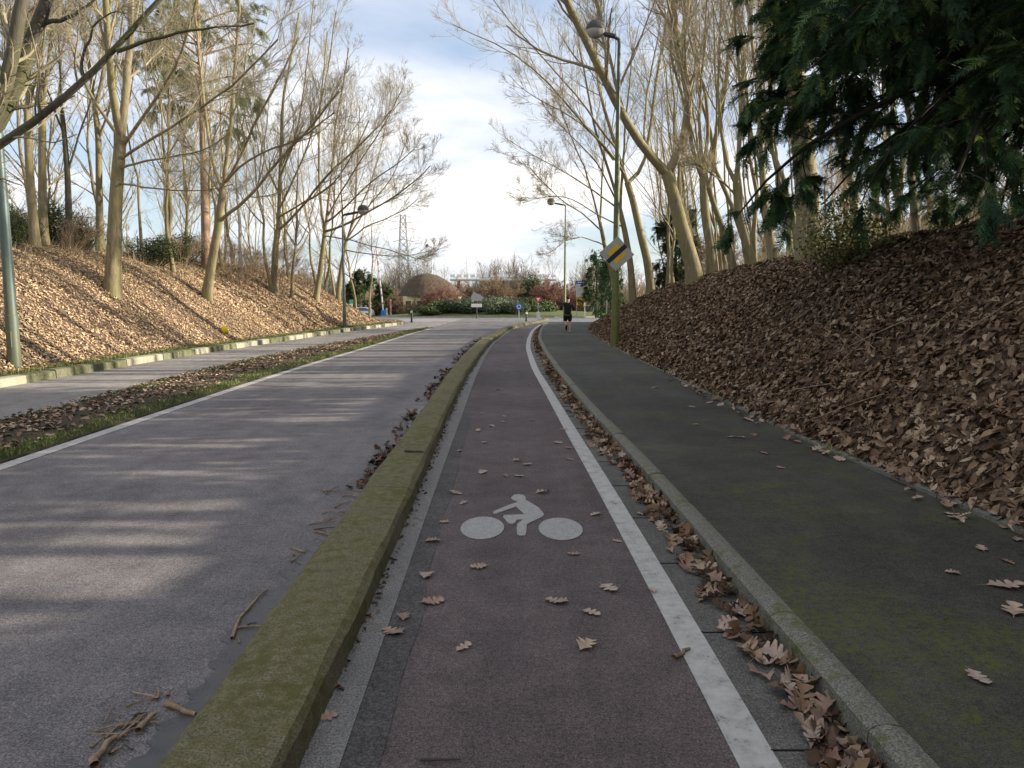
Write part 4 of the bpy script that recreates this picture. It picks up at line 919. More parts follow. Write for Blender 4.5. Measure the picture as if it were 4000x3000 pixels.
def bush_twigs(seed, n, h, rx, m, r0=.016, dome=False, per=(7, 6, 3), rm=.0045):
    rng = np.random.RandomState(seed); a = rng.rand(n)*2*pi; q = np.sqrt(rng.rand(n))
    lean = radians(62 if dome else 38)*q; d = np.stack([np.cos(a)*np.sin(lean), np.sin(a)*np.sin(lean), np.cos(lean)], -1)
    ln = h*(.75+.35*rng.rand(n))*(1 if not dome else 1); P = np.empty((n, 7, 3)); P[:, 0] = np.stack([np.cos(a)*q*rx*.3, np.sin(a)*q*rx*.3, a*0-.1], -1)
    for j in range(6):
        d = unit(d+rng.randn(n, 3)*.10+np.array([0, 0, -.04 if dome else .04])); P[:, j+1] = P[:, j]+d*(ln/6)[:, None]
    R = np.outer(np.full(n, r0), np.linspace(1, .35, 7)); s = [(P, R, 5)]; cur = (P, R)
    for k, pr in enumerate(per):
        cur = children(cur[0], cur[1], pr, (.15, 1), (18, 50), .45 if k < 2 else .6, .6, 4-(k > 1), .14, .03, rng, rmin=rm); s.append((cur[0], cur[1], 3))
    return tube_mesh('stems', s[:2], M[m]), tube_mesh('twigs', s[2:] if len(s) > 2 else s[1:], M[m])
SB = [bush_twigs(61, 16, 2.4, 1.2, 'browntwig'), bush_twigs(62, 22, 1.8, 1.2, 'twig'), bush_twigs(63, 12, 3.0, 1.2, 'browntwig')]
RED = bush_twigs(64, 60, 3.3, 2.5, 'redtwig', .03, True, (11, 8, 5), .010); TAN = bush_twigs(65, 60, 3.2, 2.5, 'browntwig', .03, True, (11, 8, 5), .010)
GS = [bush_leaves(71, 2.0, 1.6, 1.9, 5200, .17, M['shrubleaf']), bush_leaves(72, 2.4, 1.8, 1.7, 5200, .16, M['greyshrub']), bush_leaves(73, 1.6, 1.4, 3.0, 5200, .17, M['shrubleaf'])]
HL = bush_leaves(74, 1.0, 1.0, 1.9, 3800, .09, M['shrubleaf'])
GST = bush_twigs(66, 14, 1.6, 1.0, 'darkbark', .03, False, (4,))
r = random.Random(12)
for i in range(17):
    y = 15 + i*2.1+r.uniform(-.5, .5); x = float(xK(y))-r.uniform(3.2, 8.5); put(SB[i % 3], ('stems', 'twigs'), 'leafless brown brush growing among the trees on the left bank', 'shrub', x, y, r.uniform(0, 6), r.uniform(.5, .85), 'leafless brush on the left bank', 'bare_shrub')
for i in range(18):
    y = 19 + i*1.9+r.uniform(-.5, .5); x = float(xP(y))+r.uniform(5.5, 10); put(SB[(i+1) % 3], ('stems', 'twigs'), 'leafless pale brush behind the crest of the right bank', 'shrub', x, y, r.uniform(0, 6), r.uniform(.6, 1.1), 'leafless brush behind the right crest', 'bare_shrub')
def gshrub(me, label, px, py, y, sc, grp=None, zoff=0, name='evergreen_shrub', cat='shrub', stems=True, rz=0):
    p = at(px, py, y); t = thing(name, label, cat, (p[0], y, float(terrain(p[0], y))+zoff), rz, grp); t.scale = sc if isinstance(sc, tuple) else (sc,)*3
    obj('foliage', me, t)
    if stems: obj('stems', GST[0], t)
    return t
HY = bush_leaves(75, 1.0, 1.0, 1.5, 3000, .08, mat('olive yellow leaves', (.1,.1,.03), .7, build=by_rnd([(0, (.05,.06,.02)), (.5, (.13,.13,.045)), (1, (.28,.25,.10))], trans=.3)))
for i, (px, py, y, s) in enumerate([(90, 830, 25, .6), (190, 840, 27, .65), (310, 860, 28, .7), (30, 860, 23, .5)]):
    gshrub(HL if i in (1, 3) else HY, ['yellow green leafy shrub behind the paired trunks, second from the left', 'dense holly green shrub between the paired trunks and the kinked stem', 'broad green shrub at the fence right of the kinked stem', 'dark green shrub at the left edge on top of the bank'][i], px, py, y, (s*1.3, s, s*1.1), None)
gshrub(HY, 'olive yellow low shrub on the right crest under the big evergreen', 3330, 960, 14, (1.1, 1, .75), zoff=-.1, stems=False)
gshrub(HL, 'dark green shrub low behind the sturdy front tree', 600, 960, 30, (1.2, .8, .5)); gshrub(HL, 'dark green shrub between the front tree and the U forked tree', 700, 950, 33, (1.3, .8, .6))
# island hedge
for i, (px, y, s, k, lab) in enumerate([(1665, 84, (1.0, 1, .5), 0, 'low green hedge shrub at the left end of the roundabout island'), (1735, 86, (1.4, 1, .85), 0, 'dark green hedge shrub left of the direction sign on the island'),
        (1800, 85, (1.5, 1, .9), 1, 'grey green hedge shrub just left of the direction sign post'), (1880, 86, (1.3, 1, 1.0), 1, 'grey green hedge shrub just right of the direction sign post'),
        (1950, 84, (1.6, 1, .95), 1, 'pale grey green shrub in the middle of the island hedge'), (2010, 83, (1.1, 1, .75), 1, 'pale shrub behind the blue roundabout sign'), (2060, 87, (1.2, 1, 1.0), 0, 'bright green shrub left of the give way sign'),
        (2115, 88, (1.2, 1, .9), 0, 'bright green shrub right of the give way sign')]):
    gshrub(GS[k], lab, px, 1230, y, s, zoff=.3, rz=i)
gshrub(GS[2], 'dark pointed evergreen shrub above the hedge left of the give way sign', 2062, 1150, 95, (1.2, 1, 1.25), zoff=.8)
def domeb(ms, label, px, y, sc, cat='shrub', zoff=.3): 
    p = at(px, 1230, y); t = thing('bare_shrub', label, cat, (p[0], y, float(Dz(y))+zoff), px*.1); t.scale = sc; obj('stems', ms[0], t); obj('twigs', ms[1], t)
domeb(TAN, 'rounded tan leafless shrub above the middle of the island hedge', 1925, 93, (1.15, 1.15, 1.25), zoff=.8)
domeb(RED, 'rounded reddish leafless shrub right of the give way sign', 2140, 95, (1.15, 1.15, 1.3), zoff=.5)
domeb(RED, 'smaller reddish leafless shrub behind the far lamp post', 2215, 99, (.9, .9, 1.05))
domeb(RED, 'reddish brown leafless shrub rising right of the rounded brown roof', 1745, 113, (1.3, 1.2, 1.5), 'shrub', 0)
domeb(RED, 'reddish leafless shrub overlapping the right half of the rounded brown roof', 1722, 101, (1.0, .8, 1.15)); domeb(TAN, 'tan leafless shrub in front of the cream wall under the rounded roof', 1615, 100, (.55, .5, .6))
domeb(TAN, 'tan leafless shrub left of the dome shaped weeping tree', 1565, 120, (1.4, 1.2, 1.3))
EV3 = evergreen(9, 6.5, .2, 2.6, 40, per2=7, per3=4, per4=5, size=.42, needle='shrubleaf')
for (x, y, s, lab) in [(at(1425, 1230, 124)[0], 124, 1.1, 'green conifer at the left of the barrier behind the silver car'), (at(1385, 1230, 121)[0], 121, .8, 'small green conifer right beside the left lamp post'), (at(1500, 1230, 118)[0], 118, .75, 'green conifer right behind the red and white barrier')]:
    put(EV3, EC, lab, 'tree', x, y, 1, s, None, 'evergreen_tree')
put(EV2, EC, 'dark olive evergreen behind the blue and yellow information sign', 'tree', at(2330, 1200, 80)[0], 80, 2, .72, None, 'evergreen_tree')
put(EV2, EC, 'low dark evergreen between the information sign and the right bank', 'tree', at(2385, 1200, 74)[0], 74, 4, .6, None, 'evergreen_tree')
put(EV3, EC, 'green conifer boughs seen between the trunks behind the right crest', 'tree', at(2640, 1000, 41)[0], 41, 3, .62, None, 'evergreen_tree')
# pine and birch in the left wood
PINE = evergreen(15, 15, 6.5, 3.0, 34, per2=6, per3=3, per4=4, size=.42, droop=.03, needle='pineneedle', barkm='pinebark', r0=.2, shape=.5)
p = at(815, 1000, 34); put(PINE, EC, 'tall pine with orange trunk and pale green crown behind the U forked tree', 'tree', p[0]-.1, 34, 0, 1.0, None, 'pine_tree')
p = at(940, 1000, 37); BIR = generic(140, 13, 0, 10, (20, 40), .11, 'birch', 'twig', first=.45); put(BIR, TC, 'white trunked birch behind the left bank, right of the pine', 'tree', p[0], 37, 0, 1.0, None, 'birch_tree')

# ------------------------------------------------------------------ lamp posts
def lamp_post(label, x, y, z, h, side, m, head=True, sc=1.0, arm=.85, r0=.11, cap=True):
    t = thing('lamp_post', label, 'lamp post', (x, y, z))
    mb = MB(); mb.tube([(0, 0, -.2), (0, 0, 1.05), (0, 0, 1.06), (0, 0, h)], [r0*1.12, r0*1.08, r0, r0*.42], 16); po = mb.build('pole', M[m], t, True)
    mb = MB(); mb.box((0, -r0*1.05, .55), (.10, .03, .34), bev=.008); mb.build('door', M[m], po)
    if head:
        mb = MB(); mb.tube([(0, 0, h-.02), (side*.12, 0, h+.06), (side*arm*.5, 0, h+.12), (side*arm, 0, h+.2)], [.05, .055, .055, .05], 10)
        mb.box((side*arm*.55, 0, h+.12), (arm*.75, .16, .12), ry=-side*.20, bev=.03); mb.build('arm', M['lampshell'], t, True)
        mb = MB(); cx, cz = side*(arm+.22), h+.28
        mb.ball((cx, 0, cz), .30, 18, 7, (1, .8, .95), 'top'); mb.build('lamp_shade', M['lampshell'], t, True)
        mb = MB(); mb.ball((cx, 0, cz-.003), .285, 18, 7, (1, .8, .9), 'bottom'); mb.build('lamp_bowl', M['lampglass'], t, True)
    return t
lamp_post('mossy green lamp post at the foot of the right bank carrying the diamond sign', 3.25, 24.3, float(Dz(24.3))+.10, 9.35, -1, 'greenpole', r0=.115, arm=.5)
lamp_post('pale green far lamp post rising behind the jogger', 3.96, 58, float(Dz(58)), 8.55, -1, 'greenpole', r0=.10)
p = at(1347, 1272, 39.9); lamp_post('thin teal lamp post at the far end of the left bank', p[0], 39.9, float(terrain(p[0], 39.9)), 5.7, 1, 'tealpole', r0=.085)
p = hit(58, 1428, 8); lamp_post('thick teal lamp post at the left edge of the frame', p[0], p[1], p[2], 9.2, 1, 'tealpole', r0=.115)
p = at(1690, 1240, 118); lamp_post('distant tall lamp post on the skyline left of the bridge', p[0], 118, float(Dz(118)), 10.6, -1, 'greymetal', r0=.10, arm=.5)

# ------------------------------------------------------------------ diamond priority sign on the lamp post
t = thing('priority_sign', 'weathered diamond end of priority road sign with black bar and yellow centre', 'road sign', (3.27, 24.3, 3.02), radians(-7)); t.rotation_euler = (0, radians(3), radians(-7))
H_ = .53; fy = -.17
def dia(s): return [(0, s), (s, 0), (0, -s), (-s, 0)]
fr = lambda off: (lambda u, v, w: (u, fy-off-w, v))
MB().prism([(a*1, b_*1) for a, b_ in dia(H_)], fr(-.02), .02).build('plate', M['signwhite'], t)
MB().prism(dia(H_+.012), fr(-.026), .004).build('rim', M['greymetal'], t)
q = .30   # yellow square, cut by the bar
MB().prism([(-q, 0), (0, q), (.085*1, q-.085), (-q+.085, -.085)], fr(.002), .004).build('yellow_panel', M['signyellow'], t)
MB().prism([(-.085, -q+.085), (q-.085, .085), (q, 0), (0, -q)], fr(.002), .004).build('yellow_panel', M['signyellow'], t)
w_ = .048; a_ = (H_/2)
MB().prism([(-a_-w_, -a_+w_), (a_-w_, a_+w_), (a_+w_, a_-w_), (-a_+w_, -a_-w_)], fr(.004), .005).build('black_bar', M['black'], t)
MB().box((0, -.13, .22), (.30, .03, .04)).box((0, -.13, -.22), (.30, .03, .04)).box((.13, -.04, .22), (.02, .2, .04)).box((-.13, -.04, .22), (.02, .2, .04)).box((.13, -.04, -.22), (.02, .2, .04)).box((-.13, -.04, -.22), (.02, .2, .04)).build('bracket', M['greymetal'], t)

# ------------------------------------------------------------------ street furniture round the junction
def base_at(px, y): p = at(px, 1240, y); return (p[0], y, float(Dz(y)))
def post(mb, h, r_=.03, x=0, y=0): mb.tube([(x, y, -.1), (x, y, h)], r_, 10); return mb
# bollards
for px, y, lab in [(1608, 55, 'slim black bollard with a round white reflector at the end of the left kerb'), (2056, 59, 'black bollard at the far end of the mossy median kerb')]:
    t = thing('bollard', lab, 'bollard', base_at(px, y)); hh = .92 if px < 2000 else .82
    MB().tube([(0, 0, -.1), (0, 0, .06), (0, 0, .07), (0, 0, hh-.08), (0, 0, hh)], [.10, .10, .075, .07, .045], 14).build('post', M['darkpaint'], t, True)
    if px < 2000: MB().tube([(0, -.075, hh-.16), (0, -.10, hh-.16)], .075, 14).build('reflector', M['white'], t)
    else: MB().tube([(0, 0, hh-.25), (0, 0, hh-.15)], .078, 14).build('reflector_band', M['white'], t)
# direction sign seen from the back
t = thing('direction_sign', 'grey arrow shaped direction sign on a dark post before the island', 'road sign', base_at(1862, 70)); post(MB(), 1.75, .055).build('post', M['darkpaint'], t)
f0 = lambda off: (lambda u, v, w: (u, -.06-off-w, v))
MB().prism([(-.52, 1.95), (-.25, 2.45), (0.0, 2.30), (.52, 2.02), (.62, 1.86), (.40, 1.62), (-.40, 1.62)], f0(0), .02).build('sign_panel', M['greymetal'], t)
MB().box((-.0, -.075, 1.20), (.95, .02, .30), bev=.006).build('lower_panel', M['white'], t)
# blue roundabout sign
t = thing('roundabout_sign', 'round blue sign with white circling arrows on a low post', 'road sign', base_at(2027, 78)); post(MB(), .95, .03).build('post', M['greymetal'], t)
mb = MB(); mb.prism([(.33*cos(k*pi/16), 1.13+.33*sin(k*pi/16)) for k in range(32)], f0(0), .02); disc = mb.build('disc', M['blue'], t)
mb = MB()
for k in range(3):
    a0 = radians(90+120*k); n_ = 8; o_ = [(.22*cos(a0-radians(75)*i/n_), 1.13+.22*sin(a0-radians(75)*i/n_)) for i in range(n_+1)]; i_ = [(.155*cos(a0-radians(75)*i/n_), 1.13+.155*sin(a0-radians(75)*i/n_)) for i in range(n_, -1, -1)]
    mb.prism(o_+i_, f0(.021), .004); a1 = a0-radians(75)
    mb.prism([(.26*cos(a1), 1.13+.26*sin(a1)), (.115*cos(a1), 1.13+.115*sin(a1)), (.19*cos(a1-radians(32)), 1.13+.19*sin(a1-radians(32)))], f0(.021), .004)
mb.build('arrows', M['white'], disc)
# give way sign
t = thing('give_way_sign', 'red and white triangular give way sign on a grey post', 'road sign', base_at(2102, 74)); post(MB(), 2.0, .035).build('post', M['greymetal'], t)
tri = lambda s, cy_: [(-s, cy_+s*.577), (s, cy_+s*.577), (0, cy_-s*1.155)]
MB().prism(tri(.34, 1.83), f0(0), .02).build('border', M['red'], t); MB().prism(tri(.16, 1.83), f0(.021), .004).build('centre', M['white'], t)
MB().box((0, -.02, .28), (.34, .10, .56), bev=.02).build('white_base', M['paleconc'], t)
# information sign
t = thing('information_sign', 'tall board with blue header, grey white slats and yellow strips beside the road', 'road sign', base_at(2268, 82))
mb = MB(); post(mb, 3.9, .045, -.42); post(mb, 3.9, .045, .42); mb.build('post', M['greymetal'], t)
MB().box((0, -.08, 3.72), (1.10, .05, .34), bev=.01).build('header_panel', M['blue'], t)
for k in range(3): MB().box((-.25+.25*k, -.108, 3.72), (.19, .006, .09)).build('lettering', M['white'], t)
for k in range(5): sp_ = MB().box((0, -.08, 3.37-.27*k), (1.06, .05, .245), bev=.01).build('slat', M['paleconc'], t); MB().box((-.1+.05*k, -.108, 3.37-.27*k), (.6, .006, .05)).build('lettering', M['greymetal'], sp_)
MB().box((.05, -.08, 1.98), (1.0, .05, .26), bev=.01).build('yellow_slat', M['signyellow'], t); MB().box((-.05, -.09, 1.45), (.85, .05, .26), bev=.01).build('yellow_slat', M['yellow'], t)
# dark post on the right
t = thing('post', 'dark teal post standing in front of the evergreens at the end of the right bank', 'post', base_at(2368, 60)); t.location.z = float(terrain(t.location.x, 60))
MB().tube([(0, 0, -.3), (0, 0, .3), (0, 0, .31), (0, 0, 1.65), (0, 0, 1.68)], [.075, .075, .06, .055, .02], 12).build('shaft', M['tealpole'], t, True)
# low grey guard rail
t = thing('guard_rail', 'short pale grey guard rail at the foot of the information sign', 'guard rail', base_at(2300, 86)); t.location.z += .6
MB().box((0, 0, .62), (1.3, .06, .22), bev=.03).build('rail', M['greymetal'], t); mb = MB(); [post(mb, .6, .04, q_) for q_ in (-.5, .5)]; mb.build('post', M['greymetal'], t)

# raised barrier: boom, weight cabinet and its neighbours
B = base_at(1498, 112)
t = thing('raised_barrier', 'raised red and white barrier boom on a bright blue cabinet', 'barrier', B)
MB().box((0, 0, .55), (.62, .5, 1.15), bev=.06).build('cabinet', M['brightblue'], t); MB().box((.48, .1, .65), (.26, .4, 1.5), bev=.03).build('control_box', M['paleconc'], t)
L_ = 9.4; dx = -.095
boom = MB().box((dx*L_/2, 0, .9+L_/2), (.20, .07, L_), ry=dx, bev=.02).build('boom', M['white'], t)
for k in range(8):
    s_ = 1.2+k*1.15; MB().box((dx*s_, -.0, .9+s_), (.212, .085, .30 if k != 5 else .6), ry=dx).build('red_band', M['red'] if k in (5, 7) else M['softred'], boom)
t = thing('marker_post', 'short red and white striped marker post right of the barrier', 'post', base_at(1527, 112))
MB().box((0, 0, 1.05), (.24, .06, 2.1), bev=.02).build('board', M['paleconc'], t); [MB().box((0, -.035, z_), (.25, .02, .75)).build('red_band', M['softred'], t) for z_ in (1.05, 2.15)]; t.children[0].scale.z = 1.25
for px, w_, h_, lab in [(1545, .5, 2.1, 'grey concrete gate pillar right of the marker post'), (1408, .5, 1.9, 'beige gate pillar hidden partly by the silver car'), (1430, .25, 1.8, 'narrow pale gate pillar behind the silver car')]:
    t = thing('gate_pillar', lab, 'pillar', base_at(px, 120)); MB().box((0, 0, h_/2), (w_, .45, h_), bev=.03).build('shaft', M['paleconc'], t); MB().box((0, 0, h_+.06), (w_+.1, .55, .10), bev=.02).build('cap', M['paleconc'], t)
t = thing('globe_lamp', 'pale pillar topped with a white globe lamp behind the silver car', 'lamp', base_at(1447, 118)); MB().box((0, 0, .95), (.42, .42, 1.9), bev=.03).build('pillar', M['paleconc'], t); MB().ball((0, 0, 2.2), .30, 16, 10).build('globe', M['white'], t, True)
t = thing('panel_wall', 'tan panel wall behind the barrier and the silver car', 'wall', base_at(1500, 126)); 
for k in range(9): MB().box((-6.3+1.6*k, 0, .95), (1.56, .12, 1.9), bev=.02).build('panel', M['tanwall'], t)
MB().box((.1, 0, 1.95), (14.6, .2, .1)).build('coping', M['paleconc'], t)
t = thing('notice_board', 'small green and white notice on a post left of the silver car', 'sign', base_at(1373, 104)); post(MB(), 2.3, .04).build('post', M['greymetal'], t); MB().box((0, -.06, 2.15), (.5, .03, .5), bev=.01).build('green_panel', mat('sign green', (.10,.38,.28), .6), t); MB().box((0, -.06, 1.7), (.42, .03, .34), bev=.01).build('white_panel', M['white'], t)
# cream building
t = thing('cream_building', 'low cream building with a rounded brown roof behind the island hedge', 'building', base_at(1700, 108)); 
MB().box((-.3, 0, 1.35), (7.6, 5, 3.3)).build('wall', M['cream'], t)
for k in range(5): f_ = MB().box((-3.4+1.55*k, -2.52, 1.75), (.72, .06, 1.2), bev=.01).build('window', M['roofm'], t); MB().box((-3.4+1.55*k, -2.56, 1.75), (.58, .03, 1.06)).build('pane', M['glass'], f_)
mb = MB(); prf = [(4.0, 3.0), (3.9, 3.2), (3.5, 3.8), (3.0, 4.6), (2.3, 5.3), (1.5, 5.85), (.7, 6.1), (.02, 6.2)]
for q_, (rr_, zz_) in enumerate(prf):
    for k in range(28): a = 2*pi*k/28; mb.v.append((-1.2+rr_*cos(a)*(1.0 if cos(a) < 0 else 1.0+.45*(1-q_/7)), rr_*.8*sin(a), zz_))
for q_ in range(len(prf)-1):
    for k in range(28): j_ = (k+1) % 28; mb.f.append((q_*28+k, q_*28+j_, (q_+1)*28+j_, (q_+1)*28+k))
mb.f.append(tuple(range(27, -1, -1))); mb.build('roof', M['roofm'], t)
t = thing('pale_building', 'long low white building seen through trees left of the direction sign', 'building', base_at(1815, 128)); MB().box((0, 0, 1.6), (5.5, 5, 4.0)).build('wall', M['cream'], t); MB().box((0, 0, 3.7), (5.9, 5.4, .22)).build('roof', M['white'], t)
for k in range(4): MB().box((-2+1.3*k, -2.52, 2.4), (.8, .05, .8)).build('window', M['glass'], t)
# bridge with white parapet
t = thing('bridge', 'distant bridge deck with a white railing crossing behind the trees', 'bridge', (at(1965, 1240, 140)[0], 140, float(Dz(140))))
zb = 6.6; mb = MB(); mb.box((0, 0, zb-.15), (19, 3, .35), bev=.05); mb.build('deck', M['paleconc'], t)
mb = MB(); [mb.box((-9+1.2*k, -1.5, zb+.5), (.85, .08, .5)) for k in range(16)]; mb.box((0, -1.5, zb+.85), (18.6, .10, .05)); mb.build('railing', M['white'], t)
for q_ in (-8, 0, 8): MB().box((q_, 0, zb/2-.3), (.5, 1.2, zb), bev=.05).build('pier', M['roofm'], t)
# pylon
t = thing('pylon', 'grey lattice electricity pylon rising behind the last trees of the left bank', 'pylon', (at(1580, 1240, 260)[0], 260, -1.6)); H2 = 31
mb = MB(); cs = [(-1, -1), (1, -1), (1, 1), (-1, 1)]; wd = lambda z_: 2.3-1.5*z_/H2
for sx, sy in cs: mb.tube([(sx*wd(0), sy*wd(0), 0), (sx*wd(H2), sy*wd(H2), H2)], .11, 5)
for k in range(14):
    z0_, z1_ = H2*k/14, H2*(k+1)/14
    for i in range(4):
        a, b_ = cs[i], cs[(i+1) % 4]; mb.tube([(a[0]*wd(z0_), a[1]*wd(z0_), z0_), (b_[0]*wd(z1_), b_[1]*wd(z1_), z1_)], .06, 4); mb.tube([(b_[0]*wd(z0_), b_[1]*wd(z0_), z0_), (a[0]*wd(z1_), a[1]*wd(z1_), z1_)], .06, 4)
mb.build('lattice', M['steel'], t)
for z_, w_ in ((22, 3.5), (26, 4.3), (30, 2.8)):
    mb = MB(); [mb.tube([(0, 0, z_+.8), (s_*w_, 0, z_)], .08, 4) or mb.tube([(0, 0, z_-.2), (s_*w_, 0, z_)], .08, 4) for s_ in (-1, 1)]; mb.build('cross_arm', M['steel'], t)
# green mesh fence behind the left bank
t = thing('mesh_fence', 'green wire mesh fence running behind the shrubs on the left bank', 'fence', (-18.6, 20, 3.0)); mb = MB()
for k in range(13): x_, y_ = -18.9+.16*k, 14+2.2*k; MB().tube([(x_+18.6, y_-20, -.5), (x_+18.6, y_-20, 1.5)], .03, 6).build('fence_post', M['greenwire'], t)
for j in range(14): mb.tube([(-18.9+18.6, -6, -.05+.11*j), (-18.9+.16*12+18.6, 20.4, -.05+.11*j)], .006, 3)
for k in range(176): y_ = 14+.15*k; x_ = -18.9+.16*(.15*k/2.2); mb.tube([(x_+18.6, y_-20, -.05), (x_+18.6, y_-20, 1.38)], .006, 3)
mb.build('mesh_panel', M['greenwire'], t)
# yellow cap on the left bank
p = hit(877, 1300, 10); t = thing('yellow_marker', 'bright yellow plastic marker standing in the leaves on the left bank', 'marker', tuple(p))
MB().tube([(0, 0, -.2), (0, 0, .10)], .07, 12).build('stub', M['yellow'], t, True); MB().ball((0, 0, .10), .12, 14, 8, (1, 1, 1.25)).build('cap', M['yellow'], t, True)

# ------------------------------------------------------------------ silver car
t = thing('parked_car', 'silver estate car half hidden behind the end of the left bank', 'car', (at(1460, 1240, 108)[0]-2.2, 108, float(Dz(108))))
prof = [(-2.15,.35),(-2.2,.62),(-2.1,.86),(-1.35,.98),(-.65,1.42),(-.2,1.50),(1.2,1.48),(1.75,1.32),(2.12,.95),(2.2,.70),(2.18,.36),(1.85,.28),(-1.9,.28)]
mb = MB(); secs = [(-.86, .94, -.0), (-.80, 1.0, 0), (.80, 1.0, 0), (.86, .94, 0)]
for (yy, s_, _) in secs:
    for (x_, z_) in prof: mb.v.append((x_*s_, yy*(1 if z_ < 1.0 else .82), z_ if z_ < .9 else .9+(z_-.9)*(.97 if abs(yy) > .82 else 1)))
n_ = len(prof)
for k in range(3):
    for i in range(n_): j = (i+1) % n_; mb.f.append((k*n_+i, k*n_+j, (k+1)*n_+j, (k+1)*n_+i))
mb.f.append(tuple(range(n_))); mb.f.append(tuple(range(4*n_-1, 3*n_-1, -1))); mb.build('body', M['carpaint'], t, True)
wy = -.80
MB().prism([(-1.2, 1.0), (-.62, 1.36), (.2, 1.41), (.2, 1.0)], lambda u, v, w: (u, wy+.10*(v-1.0)/.4-.03-w*.2, v), .03).build('window', M['glass'], t)
MB().prism([(.26, 1.0), (.26, 1.41), (1.15, 1.39), (1.72, 1.16), (1.6, 1.0)], lambda u, v, w: (u, wy+.10*(v-1.0)/.4-.03-w*.2, v), .03).build('window', M['glass'], t)
for x_, y_ in ((-1.35, -.76), (1.35, -.76), (-1.35, .76), (1.35, .76)):
    w1 = MB().tube([(x_, y_-.12, .33), (x_, y_+.12, .33)], .33, 20).build('wheel', M['tyre'], t); s_ = -1 if y_ < 0 else 1; MB().tube([(x_, y_+s_*.12, .33), (x_, y_+s_*.135, .33)], .19, 14).build('rim', M['rim'], w1)
MB().box((2.10, -.66, .92), (.12, .26, .22), bev=.03).build('tail_light', M['red'], t); MB().box((2.10, .66, .92), (.12, .26, .22), bev=.03).build('tail_light', M['red'], t)

# ------------------------------------------------------------------ jogger seen from behind
def skinned(name, verts, edges, radii, m, parent, root=0, sub=2):
    me = bpy.data.meshes.new(name); me.from_pydata(verts, edges, []); o = obj(name, me, parent)
    md = o.modifiers.new('skin', 'SKIN'); md.use_smooth_shade = True; md.branch_smoothing = .6
    for i, rr_ in enumerate(radii):
        sv = me.skin_vertices[0].data[i]; sv.radius = rr_ if isinstance(rr_, tuple) else (rr_, rr_); sv.use_root = (i == root)
    s2 = o.modifiers.new('sub', 'SUBSURF'); s2.levels = sub; s2.render_levels = sub; me.materials.append(m); return o
J = thing('person', 'jogger in a black top and black shorts running away along the footpath', 'person', (2.52, 34.9, float(Dz(34.9))+.12))
# x right, y away from the viewer, z up; right leg planted, left heel kicked up behind
v = [(0,0,.84),(0,.01,.98),(0,.03,1.12),(0,.05,1.27),(.005,.06,1.36),(.01,.07,1.43),(.015,.085,1.52),(.015,.09,1.58),
     (.085,0,.80),(.10,.02,.46),(.10,-.06,.09),(.10,.06,.035),
     (-.085,0,.80),(-.085,.06,.48),(-.075,-.22,.30),(-.075,-.29,.20),
     (.19,.05,1.29),(.28,-.06,1.07),(.22,.12,.98),(.205,.17,.99),
     (-.19,.05,1.29),(-.31,-.10,1.10),(-.27,.06,1.00),(-.25,.11,1.01)]
e = [(0,1),(1,2),(2,3),(3,4),(4,5),(5,6),(6,7),(0,8),(8,9),(9,10),(10,11),(0,12),(12,13),(13,14),(14,15),(3,16),(16,17),(17,18),(18,19),(3,20),(20,21),(21,22),(22,23)]
rd = [(.14,.10),(.125,.09),(.14,.10),(.15,.10),.055,.075,.088,.06,.085,.055,.036,.03,.085,.055,.038,.03,.055,.042,.030,.026,.055,.042,.030,.026]
skinned('body', v, e, rd, M['skin'], J)
vt = [(0,0,.74),(0,.01,.95),(0,.03,1.12),(0,.05,1.27),(.005,.06,1.35),(.19,.05,1.285),(.28,-.06,1.07),(.235,.08,.995),(-.19,.05,1.285),(-.31,-.10,1.10),(-.28,.03,1.01)]
skinned('running_top', vt, [(0,1),(1,2),(2,3),(3,4),(3,5),(5,6),(6,7),(3,8),(8,9),(9,10)], [(.185,.14),(.18,.13),(.195,.14),(.20,.135),.08,.085,.068,.05,.085,.068,.05], M['cloth'], J)
skinned('shorts', [(0,0,.88),(.09,0,.76),(.105,.02,.47),(-.09,0,.76),(-.09,.05,.49)], [(0,1),(1,2),(0,3),(3,4)], [(.17,.13),.118,.098,.118,.098], M['cloth'], J)
MB().ball((.01, .065, 1.555), .092, 16, 12, (.95, 1.05, 1.08)).build('hair', M['hair'], J, True)
for x_, y_, z_, rx in ((.10, .02, .045, 0), (-.075, -.30, .22, -1.15)):
    MB().box((x_, y_, z_), (.085, .26, .085), rx=rx, bev=.03).build('shoe', M['shoe'] if x_ > 0 else M['black'], J, True)
for s_, w_ in ((1, (.205, .17, .99)), (-1, (-.25, .11, 1.01))):
    mb = MB(); mb.ball(w_, .042, 10, 8, (.6, 1.0, .9))
    for k in range(4):
        z_ = w_[2]+.026-.016*k; mb.tube([(w_[0], w_[1]+.03, z_), (w_[0]-s_*.012, w_[1]+.065-.004*abs(k-1), z_), (w_[0]-s_*.035, w_[1]+.062, z_-.004), (w_[0]-s_*.038, w_[1]+.035, z_-.004)], [.0095, .009, .0085, .007], 6)
    mb.tube([(w_[0]-s_*.01, w_[1]-.01, w_[2]+.03), (w_[0]-s_*.03, w_[1]+.02, w_[2]+.045), (w_[0]-s_*.04, w_[1]+.045, w_[2]+.035)], [.012, .010, .008], 6); mb.build('hand', M['skin'], J, True)

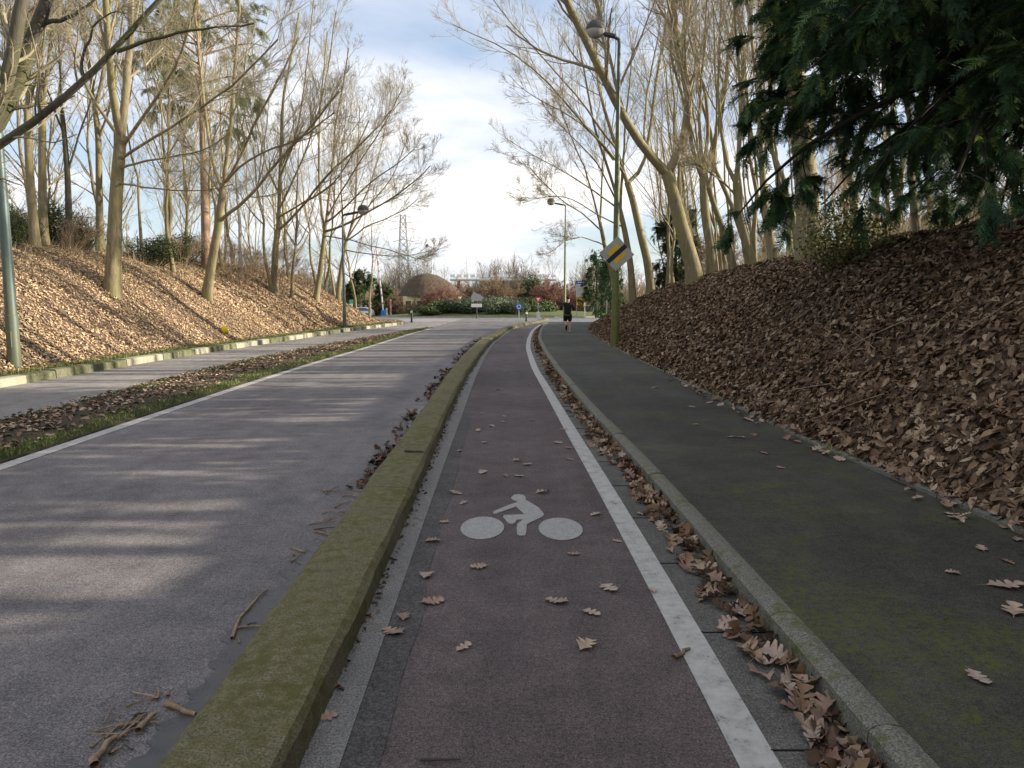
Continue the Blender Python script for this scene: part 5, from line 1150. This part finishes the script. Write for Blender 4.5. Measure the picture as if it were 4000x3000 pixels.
# ------------------------------------------------------------------ sticks and bark scraps on the road
rk = random.Random(8)
def stick(pts, r_, label, m='stick', group=None, cat='stick'):
    q_ = resample([(a, b_, c_) for a, b_, c_ in pts], max(5, len(pts)+2)); q_ = q_+np.array([[rk.uniform(-1, 1)*r_*.8, rk.uniform(-1, 1)*r_*.8, 0] for _ in q_]); o0 = q_[0].copy()
    P = (q_-o0)[None]; R = (r_*np.linspace(1, .5, len(q_))*(1+.15*np.sin(np.arange(len(q_))*2.3)))[None]
    o = obj('stick', tube_mesh('stick', [(P, R, 7)], M[m]), None, tuple(o0)); return tag(o, label, cat, group)
def gs(l, z=.014): return [gp(a, b_, z) for a, b_ in l]
stick(gs([(908, 2495), (935, 2420), (975, 2355), (1045, 2300)]), .009, 'long curved pale stick lying on the road beside the mossy kerb')
stick(gs([(1585, 1762), (1655, 1764)], .165), .014, 'short dark stick lying across the top of the mossy kerb', 'wetstick')
stick(gs([(1645, 2969), (1800, 2966)]), .006, 'thin dark twig lying on the cycle lane near the viewer', 'wetstick')
stick(gs([(2625, 2568), (2695, 2535)]), .013, 'pale broken stick lying on the right white line')
stick(gs([(640, 2745), (700, 2765), (755, 2795)], .02), .016, 'mossy dark stick touching the foot of the mossy kerb')
stick(gs([(360, 2990), (400, 2930), (450, 2880)], .02), .018, 'flat pale piece of bark at the bottom left of the road'); stick(gs([(550, 2850), (605, 2780)], .02), .014, 'pale splinter of wood beside the mossy dark stick')
for i in range(46):
    px, py = rk.choice([(430, 2830), (540, 2810), (600, 2720), (330, 2920), (1180, 2130), (1300, 2010), (1330, 1960), (1350, 1925), (1060, 2420), (1250, 2060), (430, 2900), (490, 2850)]); px += rk.gauss(0, 42); py += rk.gauss(0, 24)
    a = gp(px, py, .012); th_ = rk.uniform(0, pi); l_ = rk.uniform(.03, .12)*(1.4 if py > 2300 else 1.8)
    x_ = min(a[0], -1.32); stick([(x_-l_*cos(th_)/2, a[1]-l_*sin(th_)/2, .01), (x_, a[1], .016), (x_+l_*cos(th_)/2, a[1]+l_*sin(th_)/2, .01)], rk.uniform(.003, .007), 'small broken twig on the road beside the mossy kerb', rk.choice(('stick', 'wetstick', 'stick')), 'twigs on the road beside the mossy kerb')
for i in range(14):
    y = rk.uniform(5, 16); x = float(xP(y))+rk.uniform(.4, 3.5); z = float(terrain(x, y))+.06; a = rk.uniform(0, pi); l_ = rk.uniform(.5, 1.3)
    q0 = (x-l_/2*cos(a), y-l_/2*sin(a)); q1 = (x+l_/2*cos(a), y+l_/2*sin(a)); stick([(q0[0], q0[1], float(terrain(*q0))+.07), (x, y, z+.03), (q1[0], q1[1], float(terrain(*q1))+.07)], rk.uniform(.006, .012), 'fallen branch lying in the brown leaves on the right bank', 'stick', 'fallen branches on the right bank')
